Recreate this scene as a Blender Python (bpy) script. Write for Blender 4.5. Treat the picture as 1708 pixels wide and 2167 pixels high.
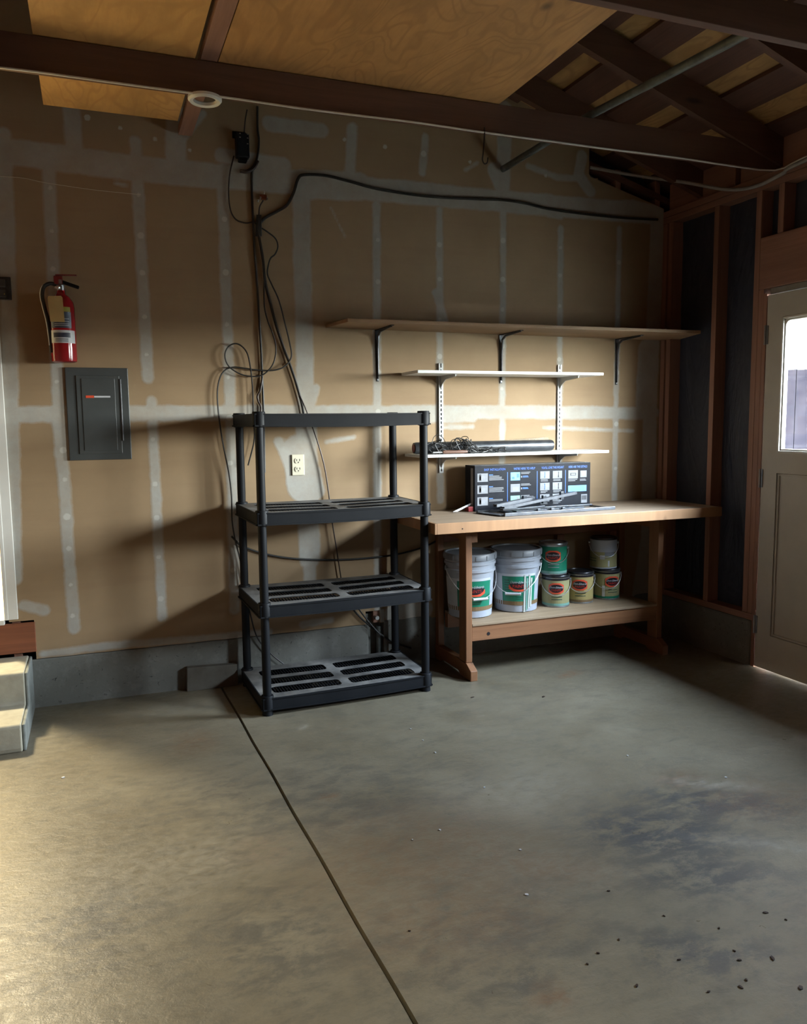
import bpy, bmesh, math, random
import numpy as np
from mathutils import Vector, Matrix
random.seed(7); np.random.seed(7)
for o in list(bpy.data.objects): bpy.data.objects.remove(o)
SC = bpy.context.scene; COL = SC.collection
W = 3.585          # right wall plane; back wall is y = 0, floor z = 0

# ------------------------------------------------------------------ camera
CP = Vector((0.1284, -4.3118, 1.4013)); YAW, PITCH, ROLL, FPX = 0.3681, 0.1098, 0.0110, 1694.9
fwd = Vector((math.sin(YAW)*math.cos(PITCH), math.cos(YAW)*math.cos(PITCH), -math.sin(PITCH)))
rt = Vector((math.cos(YAW), -math.sin(YAW), 0)); dn = fwd.cross(rt)
R2 = rt*math.cos(ROLL)+dn*math.sin(ROLL); D2 = -rt*math.sin(ROLL)+dn*math.cos(ROLL)
cd = bpy.data.cameras.new('camera'); cam = bpy.data.objects.new('camera', cd); COL.objects.link(cam)
cd.sensor_fit = 'HORIZONTAL'; cd.sensor_width = 36; cd.lens = 36*FPX/1708; cd.clip_start = .05
m = Matrix((R2, -D2, -fwd)).transposed().to_4x4(); m.translation = CP; cam.matrix_world = m
SC.camera = cam
def at(px, py, ax, v):
    """where the line of sight through a photo pixel meets the plane axis = v"""
    d = R2*((px-854)/FPX)+D2*((py-1083.5)/FPX)+fwd
    t = (v-CP[ax])/d[ax]; return CP+d*t

# ------------------------------------------------------------------ sky, lights, exposure
wd = bpy.data.worlds.new('sky'); SC.world = wd; wd.use_nodes = True
wn = wd.node_tree; bg = wn.nodes['Background']
tc = wn.nodes.new('ShaderNodeTexCoord'); sx = wn.nodes.new('ShaderNodeSeparateXYZ'); cr = wn.nodes.new('ShaderNodeValToRGB')
wn.links.new(tc.outputs['Generated'], sx.inputs[0]); wn.links.new(sx.outputs['Z'], cr.inputs[0]); wn.links.new(cr.outputs[0], bg.inputs[0])
cr.color_ramp.elements[0].position = 0.0; cr.color_ramp.elements[0].color = (1, .985, .95, 1)
cr.color_ramp.elements[1].position = .6; cr.color_ramp.elements[1].color = (.66, .78, 1, 1)
bg.inputs[1].default_value = 345.0
def area(name, loc, rot, sx_, sy_, power, col, portal=False):
    l = bpy.data.lights.new(name, 'AREA'); l.shape = 'RECTANGLE'; l.size = sx_; l.size_y = sy_; l.energy = power; l.color = col
    o = bpy.data.objects.new(name, l); COL.objects.link(o); o.location = loc; o.rotation_euler = rot
    if portal: l.cycles.is_portal = True
    return o
area('added_window_portal', (W+.06, -3.11, 1.65), (0, math.radians(90), 0), .42, .80, 1, (1, 1, 1), True)  # portal for the added side window
area('window_portal', (W+.06, -1.305, 1.585), (0, math.radians(90), 0), .74, .66, 1, (1, 1, 1), True)
# ceiling light inside the house, past the open door on the left
area('house_ceiling_light', (-.98, 1.05, 2.93), (0, 0, 0), .34, .34, 400, (1, .86, .58))
SC.view_settings.view_transform = 'Standard'; SC.view_settings.look = 'None'; SC.view_settings.gamma = 1
SC.view_settings.use_curve_mapping = False; SC.view_settings.exposure = -0.62

# ------------------------------------------------------------------ materials
class NT:
    def __init__(s, name):
        s.m = bpy.data.materials.new(name); s.m.use_nodes = True; s.t = s.m.node_tree; s.b = s.t.nodes['Principled BSDF']
    def n(s, typ, **kw):
        x = s.t.nodes.new(typ)
        for k, v in kw.items():
            if k.startswith('i_'):
                kk = k[2:]; kk = int(kk) if kk.isdigit() else kk.replace('_', ' ')
                x.inputs[kk].default_value = v
            else: setattr(x, k, v)
        return x
    def l(s, a, b): s.t.links.new(a, b)
    def noise(s, scale, detail=4, rough=.6, vec=None, dist=0):
        x = s.n('ShaderNodeTexNoise'); x.inputs['Scale'].default_value = scale; x.inputs['Detail'].default_value = detail
        x.inputs['Roughness'].default_value = rough; x.inputs['Distortion'].default_value = dist
        s.l(vec if vec is not None else s.coord(), x.inputs['Vector']); return x.outputs['Fac']
    def coord(s, sc=None):
        if not hasattr(s, '_c'): s._c = s.n('ShaderNodeTexCoord').outputs['Object']
        if sc is None: return s._c
        mp = s.n('ShaderNodeMapping'); mp.inputs['Scale'].default_value = sc; s.l(s._c, mp.inputs[0]); return mp.outputs[0]
    def ramp(s, fac, a, b, ca=(0, 0, 0, 1), cb=(1, 1, 1, 1)):
        r = s.n('ShaderNodeValToRGB'); e = r.color_ramp.elements; e[0].position = a; e[1].position = b; e[0].color = ca; e[1].color = cb
        s.l(fac, r.inputs[0]); return r.outputs[0]
    def mix(s, fac, a, b, mode='MIX'):
        x = s.n('ShaderNodeMix', data_type='RGBA', blend_type=mode)
        for i, v in ((0, fac), (6, a), (7, b)):
            if isinstance(v, (int, float)): x.inputs[i].default_value = v
            elif isinstance(v, tuple): x.inputs[i].default_value = (*v[:3], 1)
            else: s.l(v, x.inputs[i])
        return x.outputs[2]
    def math(s, op, a, b=0.0):
        x = s.n('ShaderNodeMath', operation=op)
        for i, v in ((0, a), (1, b)):
            if isinstance(v, (int, float)): x.inputs[i].default_value = v
            else: s.l(v, x.inputs[i])
        return x.outputs[0]
    def bump(s, h, strength=.3, dist=.01):
        x = s.n('ShaderNodeBump'); x.inputs['Strength'].default_value = strength; x.inputs['Distance'].default_value = dist
        s.l(h, x.inputs['Height']); s.l(x.outputs[0], s.b.inputs['Normal'])
    def out(s, col, rough=.6, metal=0.0):
        if isinstance(col, tuple): s.b.inputs['Base Color'].default_value = (*col[:3], 1)
        else: s.l(col, s.b.inputs['Base Color'])
        if isinstance(rough, (int, float)): s.b.inputs['Roughness'].default_value = rough
        else: s.l(rough, s.b.inputs['Roughness'])
        s.b.inputs['Metallic'].default_value = metal
        return s.m
def mat(name, c, c2=None, scale=8, rough=.55, metal=0.0, bump=0, stretch=(1, 1, 1)):
    t = NT(name); c2 = c2 or tuple(x*.75 for x in c)
    f = t.noise(scale, 5, .6, t.coord(stretch)); col = t.mix(t.ramp(f, .35, .68), c, c2)
    if bump: t.bump(f, bump, .004)
    return t.out(col, rough, metal)
def wood(name, c, dark, ax, rough=.6, sc=1.0, knots=True):
    s = [34*sc, 34*sc, 34*sc]; s[ax] = 1.6*sc
    t = NT(name); f = t.noise(1, 6, .65, t.coord(tuple(s)), .6)
    k = [5, 5, 5]; k[ax] = .8; g = t.noise(1, 3, .5, t.coord(tuple(k)))
    col = t.mix(t.ramp(f, .35, .7), c, dark); col = t.mix(t.ramp(g, .35, .75), col, tuple(x*.62 for x in c))
    if knots:
        kk = [11, 11, 11]; kk[ax] = 3.2
        v = t.n('ShaderNodeTexVoronoi'); v.inputs['Scale'].default_value = .55; t.l(t.coord(tuple(kk)), v.inputs['Vector'])
        col = t.mix(t.ramp(v.outputs['Distance'], .05, .13, (1, 1, 1, 1), (0, 0, 0, 1)), col, tuple(x*.45 for x in dark))
    t.bump(f, .25, .002)
    return t.out(col, rough)
FR = {a: wood('framing_wood_'+'xyz'[a], (.36, .185, .125), (.23, .11, .07), a) for a in range(3)}
BEAM = wood('joist_wood', (.135, .058, .032), (.08, .032, .018), 0)
BW = {a: wood('bench_wood_'+'xyz'[a], (.30, .135, .058), (.20, .085, .036), a, .5) for a in range(3)}
BTOP = wood('benchtop_wood', (.38, .28, .19), (.27, .19, .125), 0, .55, .6)
BEDGE = wood('benchtop_edge_wood', (.46, .25, .12), (.32, .165, .075), 2, .5, .35)
SHB = wood('shelf_board_wood', (.36, .225, .125), (.27, .16, .085), 0, .6, .5, False)
SHP = wood('low_shelf_wood', (.34, .24, .145), (.25, .17, .10), 0, .6, .5)
def plymat(name, c, dark, seed):
    t = NT(name); mp = t.n('ShaderNodeMapping'); mp.inputs['Location'].default_value = (seed, seed*2, 0); mp.inputs['Scale'].default_value = (3.2, 1.5, 3)
    t.l(t.coord(), mp.inputs[0])
    f = t.noise(1, 2, .5, mp.outputs[0], 1.0)
    w = t.n('ShaderNodeMath', operation='SINE'); t.l(t.math('MULTIPLY', f, 75.0), w.inputs[0])
    b = t.noise(2.2, 4, .6, mp.outputs[0]); fine = t.noise(1, 5, .7, t.coord((60, 6, 20)))
    col = t.mix(t.math('MULTIPLY', t.ramp(w.outputs[0], .2, 1.0), .55), c, dark)
    col = t.mix(t.ramp(b, .4, .75), col, tuple(x*.68 for x in c)); col = t.mix(t.math('MULTIPLY', t.ramp(fine, .45, .7), .35), col, dark)
    v = t.n('ShaderNodeTexVoronoi'); v.inputs['Scale'].default_value = 3.6; v.inputs['Randomness'].default_value = 1
    mp2 = t.n('ShaderNodeMapping'); mp2.inputs['Scale'].default_value = (1.4, .9, 0); t.l(t.coord(), mp2.inputs[0]); t.l(mp2.outputs[0], v.inputs['Vector'])
    col = t.mix(t.math('MULTIPLY', t.ramp(v.outputs['Distance'], .035, .13, (1, 1, 1, 1), (0, 0, 0, 1)), .8), col, (.10, .055, .02))
    t.bump(fine, .15, .002); return t.out(col, .55)
PLY1 = plymat('plywood_pale', (.60, .33, .11), (.44, .22, .065), 3)
PLY2 = plymat('plywood_orange', (.50, .26, .09), (.31, .145, .045), 9)
PLYR = plymat('roof_plywood', (.46, .27, .10), (.28, .14, .05), 5)
BOARD = wood('roof_board_wood', (.125, .052, .032), (.07, .028, .018), 1)

# drywall: attributes mud (signed distance to joint compound) and spot
t = NT('taped_drywall')
a = t.n('ShaderNodeAttribute', attribute_name='mud').outputs['Fac']; sp = t.n('ShaderNodeAttribute', attribute_name='spot').outputs['Fac']
n1 = t.noise(9, 6, .7); n2 = t.noise(3, 4, .6); n3 = t.noise(60, 4, .7); n4 = t.noise(1, 4, .6, t.coord((1.2, 1, 14)))
d = t.math('ADD', a, t.math('MULTIPLY', t.math('SUBTRACT', n1, .5), .035))
mask = t.ramp(t.math('ADD', t.math('MULTIPLY', d, 34.0), .5), .25, .75)
cov = t.math('ADD', .50, t.math('MULTIPLY', t.ramp(t.noise(5, 6, .7), .3, .7), .45))
kraft = t.mix(t.ramp(n2, .3, .75), (.315, .217, .120), (.262, .176, .094)); kraft = t.mix(t.math('MULTIPLY', t.ramp(n4, .5, .8), .35), kraft, (.215, .128, .07))
kraft = t.mix(t.math('MULTIPLY', t.ramp(n3, .62, .75), .15), kraft, (.2, .13, .08))
mudc = t.mix(t.ramp(n1, .3, .7), (.42, .42, .385), (.34, .34, .315))
col = t.mix(t.math('MULTIPLY', mask, cov), kraft, mudc)
spm = t.ramp(t.math('ADD', t.math('MULTIPLY', t.math('ADD', sp, t.math('MULTIPLY', t.math('SUBTRACT', n3, .5), .006)), 130.0), .5), .2, .8)
col = t.mix(t.math('MULTIPLY', spm, .7), col, (.52, .51, .46))
t.bump(t.math('ADD', t.math('MULTIPLY', mask, 1.0), t.math('MULTIPLY', n3, .25)), .35, .002)
DRY = t.out(col, .75)
# concrete floor
t = NT('garage_concrete')
dk = t.n('ShaderNodeAttribute', attribute_name='dark').outputs['Fac']; br = t.n('ShaderNodeAttribute', attribute_name='rust').outputs['Fac']; pl_ = t.n('ShaderNodeAttribute', attribute_name='pale').outputs['Fac']
a1 = t.noise(1.3, 6, .65, None, .4); a2 = t.noise(7, 8, .72, t.coord((1, 1.8, 1)), .3); a3 = t.noise(90, 4, .7); a4 = t.noise(22, 6, .7, t.coord((1, 1.5, 1)), .6)
col = t.mix(t.ramp(a1, .32, .7), (.205, .180, .128), (.135, .112, .072))
col = t.mix(t.math('MULTIPLY', t.ramp(a2, .52, .7), .45), col, (.115, .100, .073))
a5 = t.noise(6.5, 10, .80, t.coord((1, 1.7, 1)), .25)
col = t.mix(t.math('MULTIPLY', t.ramp(a5, .50, .60), .5), col, (.105, .095, .072))
col = t.mix(t.math('MULTIPLY', t.math('MULTIPLY', t.ramp(a5, .44, .53), dk), .9), col, (.062, .063, .064))
col = t.mix(t.math('MULTIPLY', t.ramp(a5, .30, .42, (1, 1, 1, 1), (0, 0, 0, 1)), .30), col, (.30, .27, .20))
col = t.mix(t.math('MULTIPLY', t.math('MULTIPLY', t.ramp(a4, .38, .6), br), .9), col, (.165, .092, .05))
col = t.mix(t.math('MULTIPLY', t.math('MULTIPLY', t.ramp(a4, .35, .65), pl_), .8), col, (.38, .36, .30))
col = t.mix(t.math('MULTIPLY', t.ramp(a3, .55, .75), .2), col, (.13, .12, .10))
t.bump(t.math('ADD', t.math('MULTIPLY', a4, .6), t.math('ADD', t.math('MULTIPLY', a3, .25), t.math('MULTIPLY', a2, .8))), .42, .005)
CONC = t.out(col, t.ramp(a4, .3, .75, (.27, .27, .27, 1), (.48, .48, .48, 1)))
t = NT('stem_wall_concrete')
b1 = t.noise(3, 5, .6); b2 = t.noise(45, 5, .65, None, .8); b3 = t.noise(12, 5, .7)
col = t.mix(t.ramp(b1, .3, .7), (.17, .17, .15), (.12, .12, .105)); pit = t.ramp(b2, .30, .38, (1, 1, 1, 1), (0, 0, 0, 1))
col = t.mix(pit, col, (.06, .06, .055)); col = t.mix(t.math('MULTIPLY', t.ramp(b3, .5, .7), .3), col, (.32, .32, .295))
t.bump(t.math('SUBTRACT', t.math('MULTIPLY', b3, .6), pit), .6, .006); STEM = t.out(col, .85)
# black building paper
t = NT('building_paper')
c1 = t.noise(2.2, 4, .5, t.coord((1, 1.6, .55)), 1.4); c2 = t.noise(16, 4, .6)
t.bump(t.math('ADD', t.math('MULTIPLY', t.ramp(c1, .35, .65), 1.0), t.math('MULTIPLY', c2, .12)), .45, .03)
PAPER = t.out(t.mix(t.ramp(c2, .3, .8), (.020, .024, .042), (.032, .036, .052)), .6)
STEPM = mat('step_concrete', (.36, .34, .265), (.29, .27, .21), 14, .8, 0, .4)
WHITE = mat('white_paint', (.72, .71, .66), (.66, .65, .60), 5, .45)
CREAM = mat('cream_wall_paint', (.80, .74, .58), (.76, .70, .54), 3, .6)
DOORP = mat('door_paint', (.50, .48, .42), (.45, .43, .375), 6, .5, 0, .1)
BLKP = mat('black_plastic', (.007, .008, .010), (.011, .012, .014), 6, .55); BLKP.node_tree.nodes['Principled BSDF'].inputs['Specular IOR Level'].default_value = .16
t = NT('dusty_black_plastic')
g = t.n('ShaderNodeNewGeometry'); sz = t.n('ShaderNodeSeparateXYZ'); t.l(g.outputs['Normal'], sz.inputs[0])
dn_ = t.noise(9, 5, .65); dust = t.math('MULTIPLY', t.ramp(sz.outputs['Z'], .6, .95), t.ramp(dn_, .2, .75))
DUSTP = t.out(t.mix(t.math('MULTIPLY', dust, .85), (.008, .009, .011), (.27, .26, .24)), t.mix(dust, (.45, .45, .45), (.8, .8, .8)))
BLKR = mat('black_rubber', (.012, .011, .010), (.02, .018, .016), 20, .5)
BRWN = mat('brown_cord', (.035, .018, .012), (.02, .012, .01), 20, .45)
STEEL = mat('galvanised_steel', (.32, .33, .34), (.22, .23, .24), 18, .38, .85)
CHROME = mat('bright_wire', (.75, .75, .75), (.6, .6, .6), 20, .28, .8)
DSTEEL = mat('dark_steel', (.045, .048, .055), (.08, .085, .09), 22, .35, .6)
SLVR = mat('grey_steel', (.14, .145, .155), (.09, .095, .105), 22, .4, .6)
PIPEM = mat('pipe_steel', (.16, .18, .17), (.10, .11, .105), 20, .45, .4)
PANELG = mat('panel_grey_paint', (.062, .068, .068), (.052, .058, .058), 9, .36)
RED = mat('extinguisher_red', (.27, .010, .014), (.22, .008, .012), 8, .16)
REDM = mat('dull_red', (.22, .02, .02), (.16, .015, .015), 12, .35)
WMEL = mat('white_melamine', (.76, .78, .78), (.70, .72, .72), 8, .4)
WMET = mat('white_shelf_metal', (.50, .52, .53), (.42, .44, .45), 12, .4, .1)
IVORY = mat('ivory_plastic', (.66, .62, .48), (.60, .56, .43), 8, .4)
BUCK = mat('bucket_white_plastic', (.40, .43, .48), (.33, .36, .41), 7, .4)
BUCKG = mat('bucket_grey_lid', (.24, .26, .29), (.18, .20, .22), 7, .38)
LGRN = mat('label_green', (.008, .20, .115), (.010, .16, .09), 7, .4)
LTAN = mat('label_khaki', (.34, .32, .15), (.27, .25, .12), 7, .45)
LTN2 = mat('label_tan', (.40, .32, .13), (.34, .27, .10), 7, .45)
LBRN = mat('label_brown', (.21, .135, .06), (.16, .10, .045), 9, .5)
LWHT = mat('label_white', (.58, .60, .62), (.50, .52, .55), 9, .5)
LMNT = mat('label_mint', (.20, .40, .33), (.15, .30, .25), 9, .5)
PRW = mat('print_white', (.52, .53, .55), (.46, .47, .49), 9, .5)
PRB = mat('print_black', (.012, .010, .012), (.02, .017, .02), 9, .35)
PRO = mat('print_red_orange', (.68, .085, .035), (.60, .07, .03), 9, .45)
PRR = mat('print_dark_red', (.45, .03, .02), (.38, .02, .02), 9, .45)
PRBL = mat('print_blue', (.05, .17, .60), (.045, .14, .52), 9, .4)
PRSK = mat('print_sky_blue', (.15, .42, .80), (.13, .37, .72), 9, .4)
PRG = mat('print_grey', (.28, .29, .31), (.2, .21, .23), 9, .5)
PRDG = mat('print_dark_green', (.02, .08, .05), (.02, .06, .04), 9, .5)
CANM = mat('can_metal', (.42, .44, .45), (.28, .30, .31), 16, .3, .8)
CAND = mat('can_lid_dark', (.06, .06, .065), (.03, .03, .03), 16, .28, .6)
BOXB = mat('carton_black', (.010, .011, .015), (.015, .017, .022), 10, .5); BOXB.node_tree.nodes['Principled BSDF'].inputs['Specular IOR Level'].default_value = .12
TAG = mat('manila_tag', (.50, .34, .13), (.42, .28, .10), 9, .7)
YEL = mat('print_yellow', (.42, .36, .06), (.36, .30, .05), 9, .5)
NAVY = mat('print_navy', (.03, .035, .06), (.05, .06, .09), 30, .4)
DRIP = mat('dried_paint', (.55, .56, .50), (.44, .50, .47), 30, .35)
COPPER = mat('copper', (.45, .15, .08), (.3, .1, .06), 20, .35, .9)
FENCE = mat('weathered_fence', (.010, .0095, .013), (.005, .005, .008), 5, .8); FENCE.node_tree.nodes['Principled BSDF'].inputs['Specular IOR Level'].default_value = 0
GRASS = mat('yard_soil', (.075, .07, .05), (.045, .045, .03), 14, .9)
t = NT('window_glass'); t.t.nodes.remove(t.b)
o_ = t.t.nodes['Material Output']; tr = t.n('ShaderNodeBsdfTransparent'); gl = t.n('ShaderNodeBsdfGlossy'); gl.inputs['Roughness'].default_value = .03
fr = t.n('ShaderNodeFresnel'); gg = t.n('ShaderNodeNewGeometry'); mr = t.n('ShaderNodeMapRange'); mr.inputs['To Min'].default_value = 1.45; mr.inputs['To Max'].default_value = 1/1.45; t.l(gg.outputs['Backfacing'], mr.inputs['Value']); t.l(mr.outputs[0], fr.inputs[0]); mx = t.n('ShaderNodeMixShader'); tr.inputs[0].default_value = (.92, .95, .94, 1)
t.l(fr.outputs[0], mx.inputs[0]); t.l(tr.outputs[0], mx.inputs[1]); t.l(gl.outputs[0], mx.inputs[2]); t.l(mx.outputs[0], o_.inputs[0]); GLASS = t.m
t = NT('clear_plastic_bag'); t.t.nodes.remove(t.b)
o_ = t.t.nodes['Material Output']; tr = t.n('ShaderNodeBsdfTransparent'); gl = t.n('ShaderNodeBsdfPrincipled'); gl.inputs['Roughness'].default_value = .25; gl.inputs['Base Color'].default_value = (.55, .5, .4, 1)
mx = t.n('ShaderNodeMixShader'); mx.inputs[0].default_value = .35
t.l(tr.outputs[0], mx.inputs[1]); t.l(gl.outputs[0], mx.inputs[2]); t.l(mx.outputs[0], o_.inputs[0]); BAG = t.m

# ------------------------------------------------------------------ building helpers
ROOT = {}
def wloc(o):
    v = Vector((0, 0, 0))
    while o is not None: v = v+o.location; o = o.parent
    return v
def tag(o, label=None, cat=None, group=None, kind=None):
    if label: o['label'] = label
    if cat: o['category'] = cat
    if group: o['group'] = group
    if kind: o['kind'] = kind
    return o
def thing(name, label, cat, loc=(0, 0, 0), group=None):
    o = bpy.data.objects.new(name, None); COL.objects.link(o); o.empty_display_size = .05; o.location = loc
    return tag(o, label, cat, group)
def struct(name, loc=(0, 0, 0)):
    o = bpy.data.objects.new(name, None); COL.objects.link(o); o.empty_display_size = .1; o.location = loc; o['kind'] = 'structure'; return o
class MB:
    def __init__(s): s.v = []; s.f = []
    def add(s, vs, fs):
        k = len(s.v); s.v += [Vector(v) for v in vs]; s.f += [tuple(i+k for i in f) for f in fs]; return s
    def box(s, a, b):
        (x0, y0, z0), (x1, y1, z1) = a, b
        x0, x1 = min(x0, x1), max(x0, x1); y0, y1 = min(y0, y1), max(y0, y1); z0, z1 = min(z0, z1), max(z0, z1)
        return s.add([(x0, y0, z0), (x1, y0, z0), (x1, y1, z0), (x0, y1, z0), (x0, y0, z1), (x1, y0, z1), (x1, y1, z1), (x0, y1, z1)],
                     [(0, 3, 2, 1), (4, 5, 6, 7), (0, 1, 5, 4), (1, 2, 6, 5), (2, 3, 7, 6), (3, 0, 4, 7)])
    def bar(s, p, q, w, h, up=(0, 0, 1)):
        p, q = Vector(p), Vector(q); d = (q-p).normalized(); side = d.cross(Vector(up)).normalized(); u = side.cross(d)
        vs = [e+side*(w/2*i)+u*(h/2*j) for e in (p, q) for i, j in ((-1, -1), (1, -1), (1, 1), (-1, 1))]
        return s.add(vs, [(0, 1, 2, 3), (7, 6, 5, 4), (0, 4, 5, 1), (1, 5, 6, 2), (2, 6, 7, 3), (3, 7, 4, 0)])
    def tube(s, pts, r, n=8, cap=True, smooth=0):
        pts = [Vector(p) for p in pts]
        if smooth: pts = spline(pts, smooth)
        k = len(s.v); prev = None; N = len(pts); rr = r if isinstance(r, (list, tuple)) else [r]*N
        for i, p in enumerate(pts):
            d = (pts[min(i+1, N-1)]-pts[max(i-1, 0)]); d = d.normalized() if d.length > 1e-9 else Vector((0, 0, 1))
            if prev is None: a = d.orthogonal().normalized()
            else:
                a = prev-d*prev.dot(d); a = a.normalized() if a.length > 1e-6 else d.orthogonal().normalized()
            prev = a; b = d.cross(a)
            s.v += [p+(a*math.cos(2*math.pi*j/n)+b*math.sin(2*math.pi*j/n))*rr[i] for j in range(n)]
        for i in range(N-1):
            for j in range(n):
                j2 = (j+1) % n; s.f.append((k+i*n+j, k+i*n+j2, k+(i+1)*n+j2, k+(i+1)*n+j))
        if cap: s.f.append(tuple(k+j for j in reversed(range(n)))); s.f.append(tuple(k+(N-1)*n+j for j in range(n)))
        return s
    def lathe(s, prof, c, n=28, cap=True):
        k = len(s.v); c = Vector(c)
        for r, z in prof: s.v += [c+Vector((r*math.cos(2*math.pi*j/n), r*math.sin(2*math.pi*j/n), z)) for j in range(n)]
        for i in range(len(prof)-1):
            for j in range(n):
                j2 = (j+1) % n; s.f.append((k+i*n+j, k+i*n+j2, k+(i+1)*n+j2, k+(i+1)*n+j))
        if cap: s.f.append(tuple(k+j for j in reversed(range(n)))); s.f.append(tuple(k+(len(prof)-1)*n+j for j in range(n)))
        return s
    def prism(s, poly, d):
        poly = [Vector(p) for p in poly]; d = Vector(d); n = len(poly)
        return s.add(poly+[p+d for p in poly], [tuple(reversed(range(n))), tuple(range(n, 2*n))]+[(i, (i+1) % n, (i+1) % n+n, i+n) for i in range(n)])
    def build(s, name, material, parent=None, smooth=False, bevel=0, label=None, loc=None):
        base = wloc(parent) if parent else Vector(loc) if loc else None
        if base is None:
            c = Vector([(min(v[i] for v in s.v)+max(v[i] for v in s.v))/2 for i in range(3)]); c.z = min(v.z for v in s.v); base = c
        me = bpy.data.meshes.new(name); me.from_pydata([tuple(v-base) for v in s.v], [], s.f)
        bm = bmesh.new(); bm.from_mesh(me); bmesh.ops.recalc_face_normals(bm, faces=bm.faces); bm.to_mesh(me); bm.free()
        me.materials.append(material); o = bpy.data.objects.new(name, me); COL.objects.link(o)
        if parent: o.parent = parent
        else: o.location = base
        if smooth:
            for p in me.polygons: p.use_smooth = True
            try: me.set_sharp_from_angle(angle=math.radians(40))
            except Exception: pass
        if bevel:
            b = o.modifiers.new('bevel', 'BEVEL'); b.width = bevel; b.segments = 2; b.limit_method = 'ANGLE'
        if label: o['label'] = label
        return o
def spline(p, k):
    q = [p[0]*2-p[1]]+list(p)+[p[-1]*2-p[-2]]; out = []
    for i in range(1, len(q)-2):
        a, b, c, d = q[i-1:i+3]
        for j in range(k):
            t = j/k; out.append(.5*((2*b)+(c-a)*t+(2*a-5*b+4*c-d)*t*t+(3*b-a-3*c+d)*t**3))
    out.append(q[-2]); return out
def box(name, a, b, material, parent=None, bevel=.002, label=None): return MB().box(a, b).build(name, material, parent, bevel=bevel, label=label)
def text_mb(txt, size, shear=0, squash=1):
    c = bpy.data.curves.new('lettering', 'FONT'); c.body = txt; c.size = size; c.align_x = 'CENTER'; c.align_y = 'CENTER'; c.shear = shear; c.extrude = .0003; c.resolution_u = 3
    o = bpy.data.objects.new('lettering', c); COL.objects.link(o); bpy.context.view_layer.update()
    me = bpy.data.meshes.new_from_object(o); vs = [Vector((v.co.x*squash, v.co.y, v.co.z)) for v in me.vertices]; fs = [tuple(p.vertices) for p in me.polygons]
    bpy.data.objects.remove(o); return vs, fs

# ------------------------------------------------------------------ floor
def grid_mesh(name, xs, ys, f, material, attrs, keep=None, parent=None):
    nx, ny = len(xs), len(ys); X, Y = np.meshgrid(xs, ys); P = f(X, Y).reshape(-1, 3)
    I = np.arange(nx*ny).reshape(ny, nx); F = np.stack([I[:-1, :-1], I[:-1, 1:], I[1:, 1:], I[1:, :-1]], -1).reshape(-1, 4)
    if keep is not None:
        cx = (X[:-1, :-1]+X[1:, 1:])/2; cy = (Y[:-1, :-1]+Y[1:, 1:])/2; F = F[keep(cx, cy).reshape(-1)]
    me = bpy.data.meshes.new(name); me.from_pydata(P.tolist(), [], F.tolist()); me.materials.append(material)
    for an, fn in attrs.items():
        at_ = me.attributes.new(an, 'FLOAT', 'POINT'); at_.data.foreach_set('value', fn(X, Y).reshape(-1).astype(np.float32))
    o = bpy.data.objects.new(name, me); COL.objects.link(o)
    if parent: o.parent = parent
    return o
jx = .711
xs = np.unique(np.round(np.concatenate([np.arange(-2.84, 3.7, .04), [jx-.012, jx-.0062, jx-.005, jx, jx+.005, jx+.0062, jx+.012]]), 4)); ys = np.arange(-6.5, .2, .04)
def ff(X, Y):
    Z = np.where(np.abs(X-jx) < .0055, -.03, 0.0)
    return np.stack([X-.0207*Y+.0015*np.sin(Y*9), Y, Z], -1)
def blobs(lst):
    pts = [(at(px, py, 2, 0), rx, ry, s, an) for px, py, rx, ry, s, an in lst]
    def fn(X, Y):
        X = X-.0207*Y; v = np.zeros_like(X)
        for p, rx, ry, s, an in pts:
            dx, dy = X-p.x, Y-p.y; c, si = math.cos(an), math.sin(an); u = (dx*c+dy*si)/rx; w = (-dx*si+dy*c)/ry
            v = np.maximum(v, s*np.clip(1.5-np.sqrt(u*u+w*w), 0, 1))
        return v
    return fn
DK = blobs([(1390, 1760, .28, .17, 1, -.5), (1520, 1700, .30, .12, .9, -.6), (1480, 1850, .22, .12, .8, -.5), (1480, 2020, .18, .1, .7, -.5), (150, 1960, .22, .16, .8, 0), (130, 2060, .2, .12, .6, 0),
            (700, 1700, .5, .3, .30, 0), (560, 2000, .2, .25, .45, 0), (1020, 1990, .35, .25, .35, 0), (1100, 2080, .05, .05, .6, 0), (430, 1700, .35, .2, .25, 0)])
RS = blobs([(1205, 1427, .09, .035, 1, .3), (695, 1688, .022, .03, 1.6, 0), (410, 1570, .09, .14, .55, 0), (900, 1800, .4, .3, .45, 0), (1130, 1830, .25, .1, .5, -.6), (1600, 1690, .2, .15, .5, 0), (560, 1800, .1, .1, .4, 0), (1440, 1650, .1, .07, .6, 0), (950, 1930, .3, .2, .4, 0), (1170, 2110, .05, .04, .8, 0)])
PA = blobs([(350, 1500, .25, .1, .35, 0), (640, 1541, .03, .015, 1, 0), (1510, 1660, .16, .03, .8, -.6), (1100, 1680, .3, .2, .3, 0), (300, 1850, .4, .2, .3, 0), (1650, 1790, .3, .03, .5, -.6)])  # first blob paints window light onto the floor left of the shelving
fl = grid_mesh('floor', xs, ys, ff, CONC, {'dark': DK, 'rust': RS, 'pale': PA}); fl['kind'] = 'structure'

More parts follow.
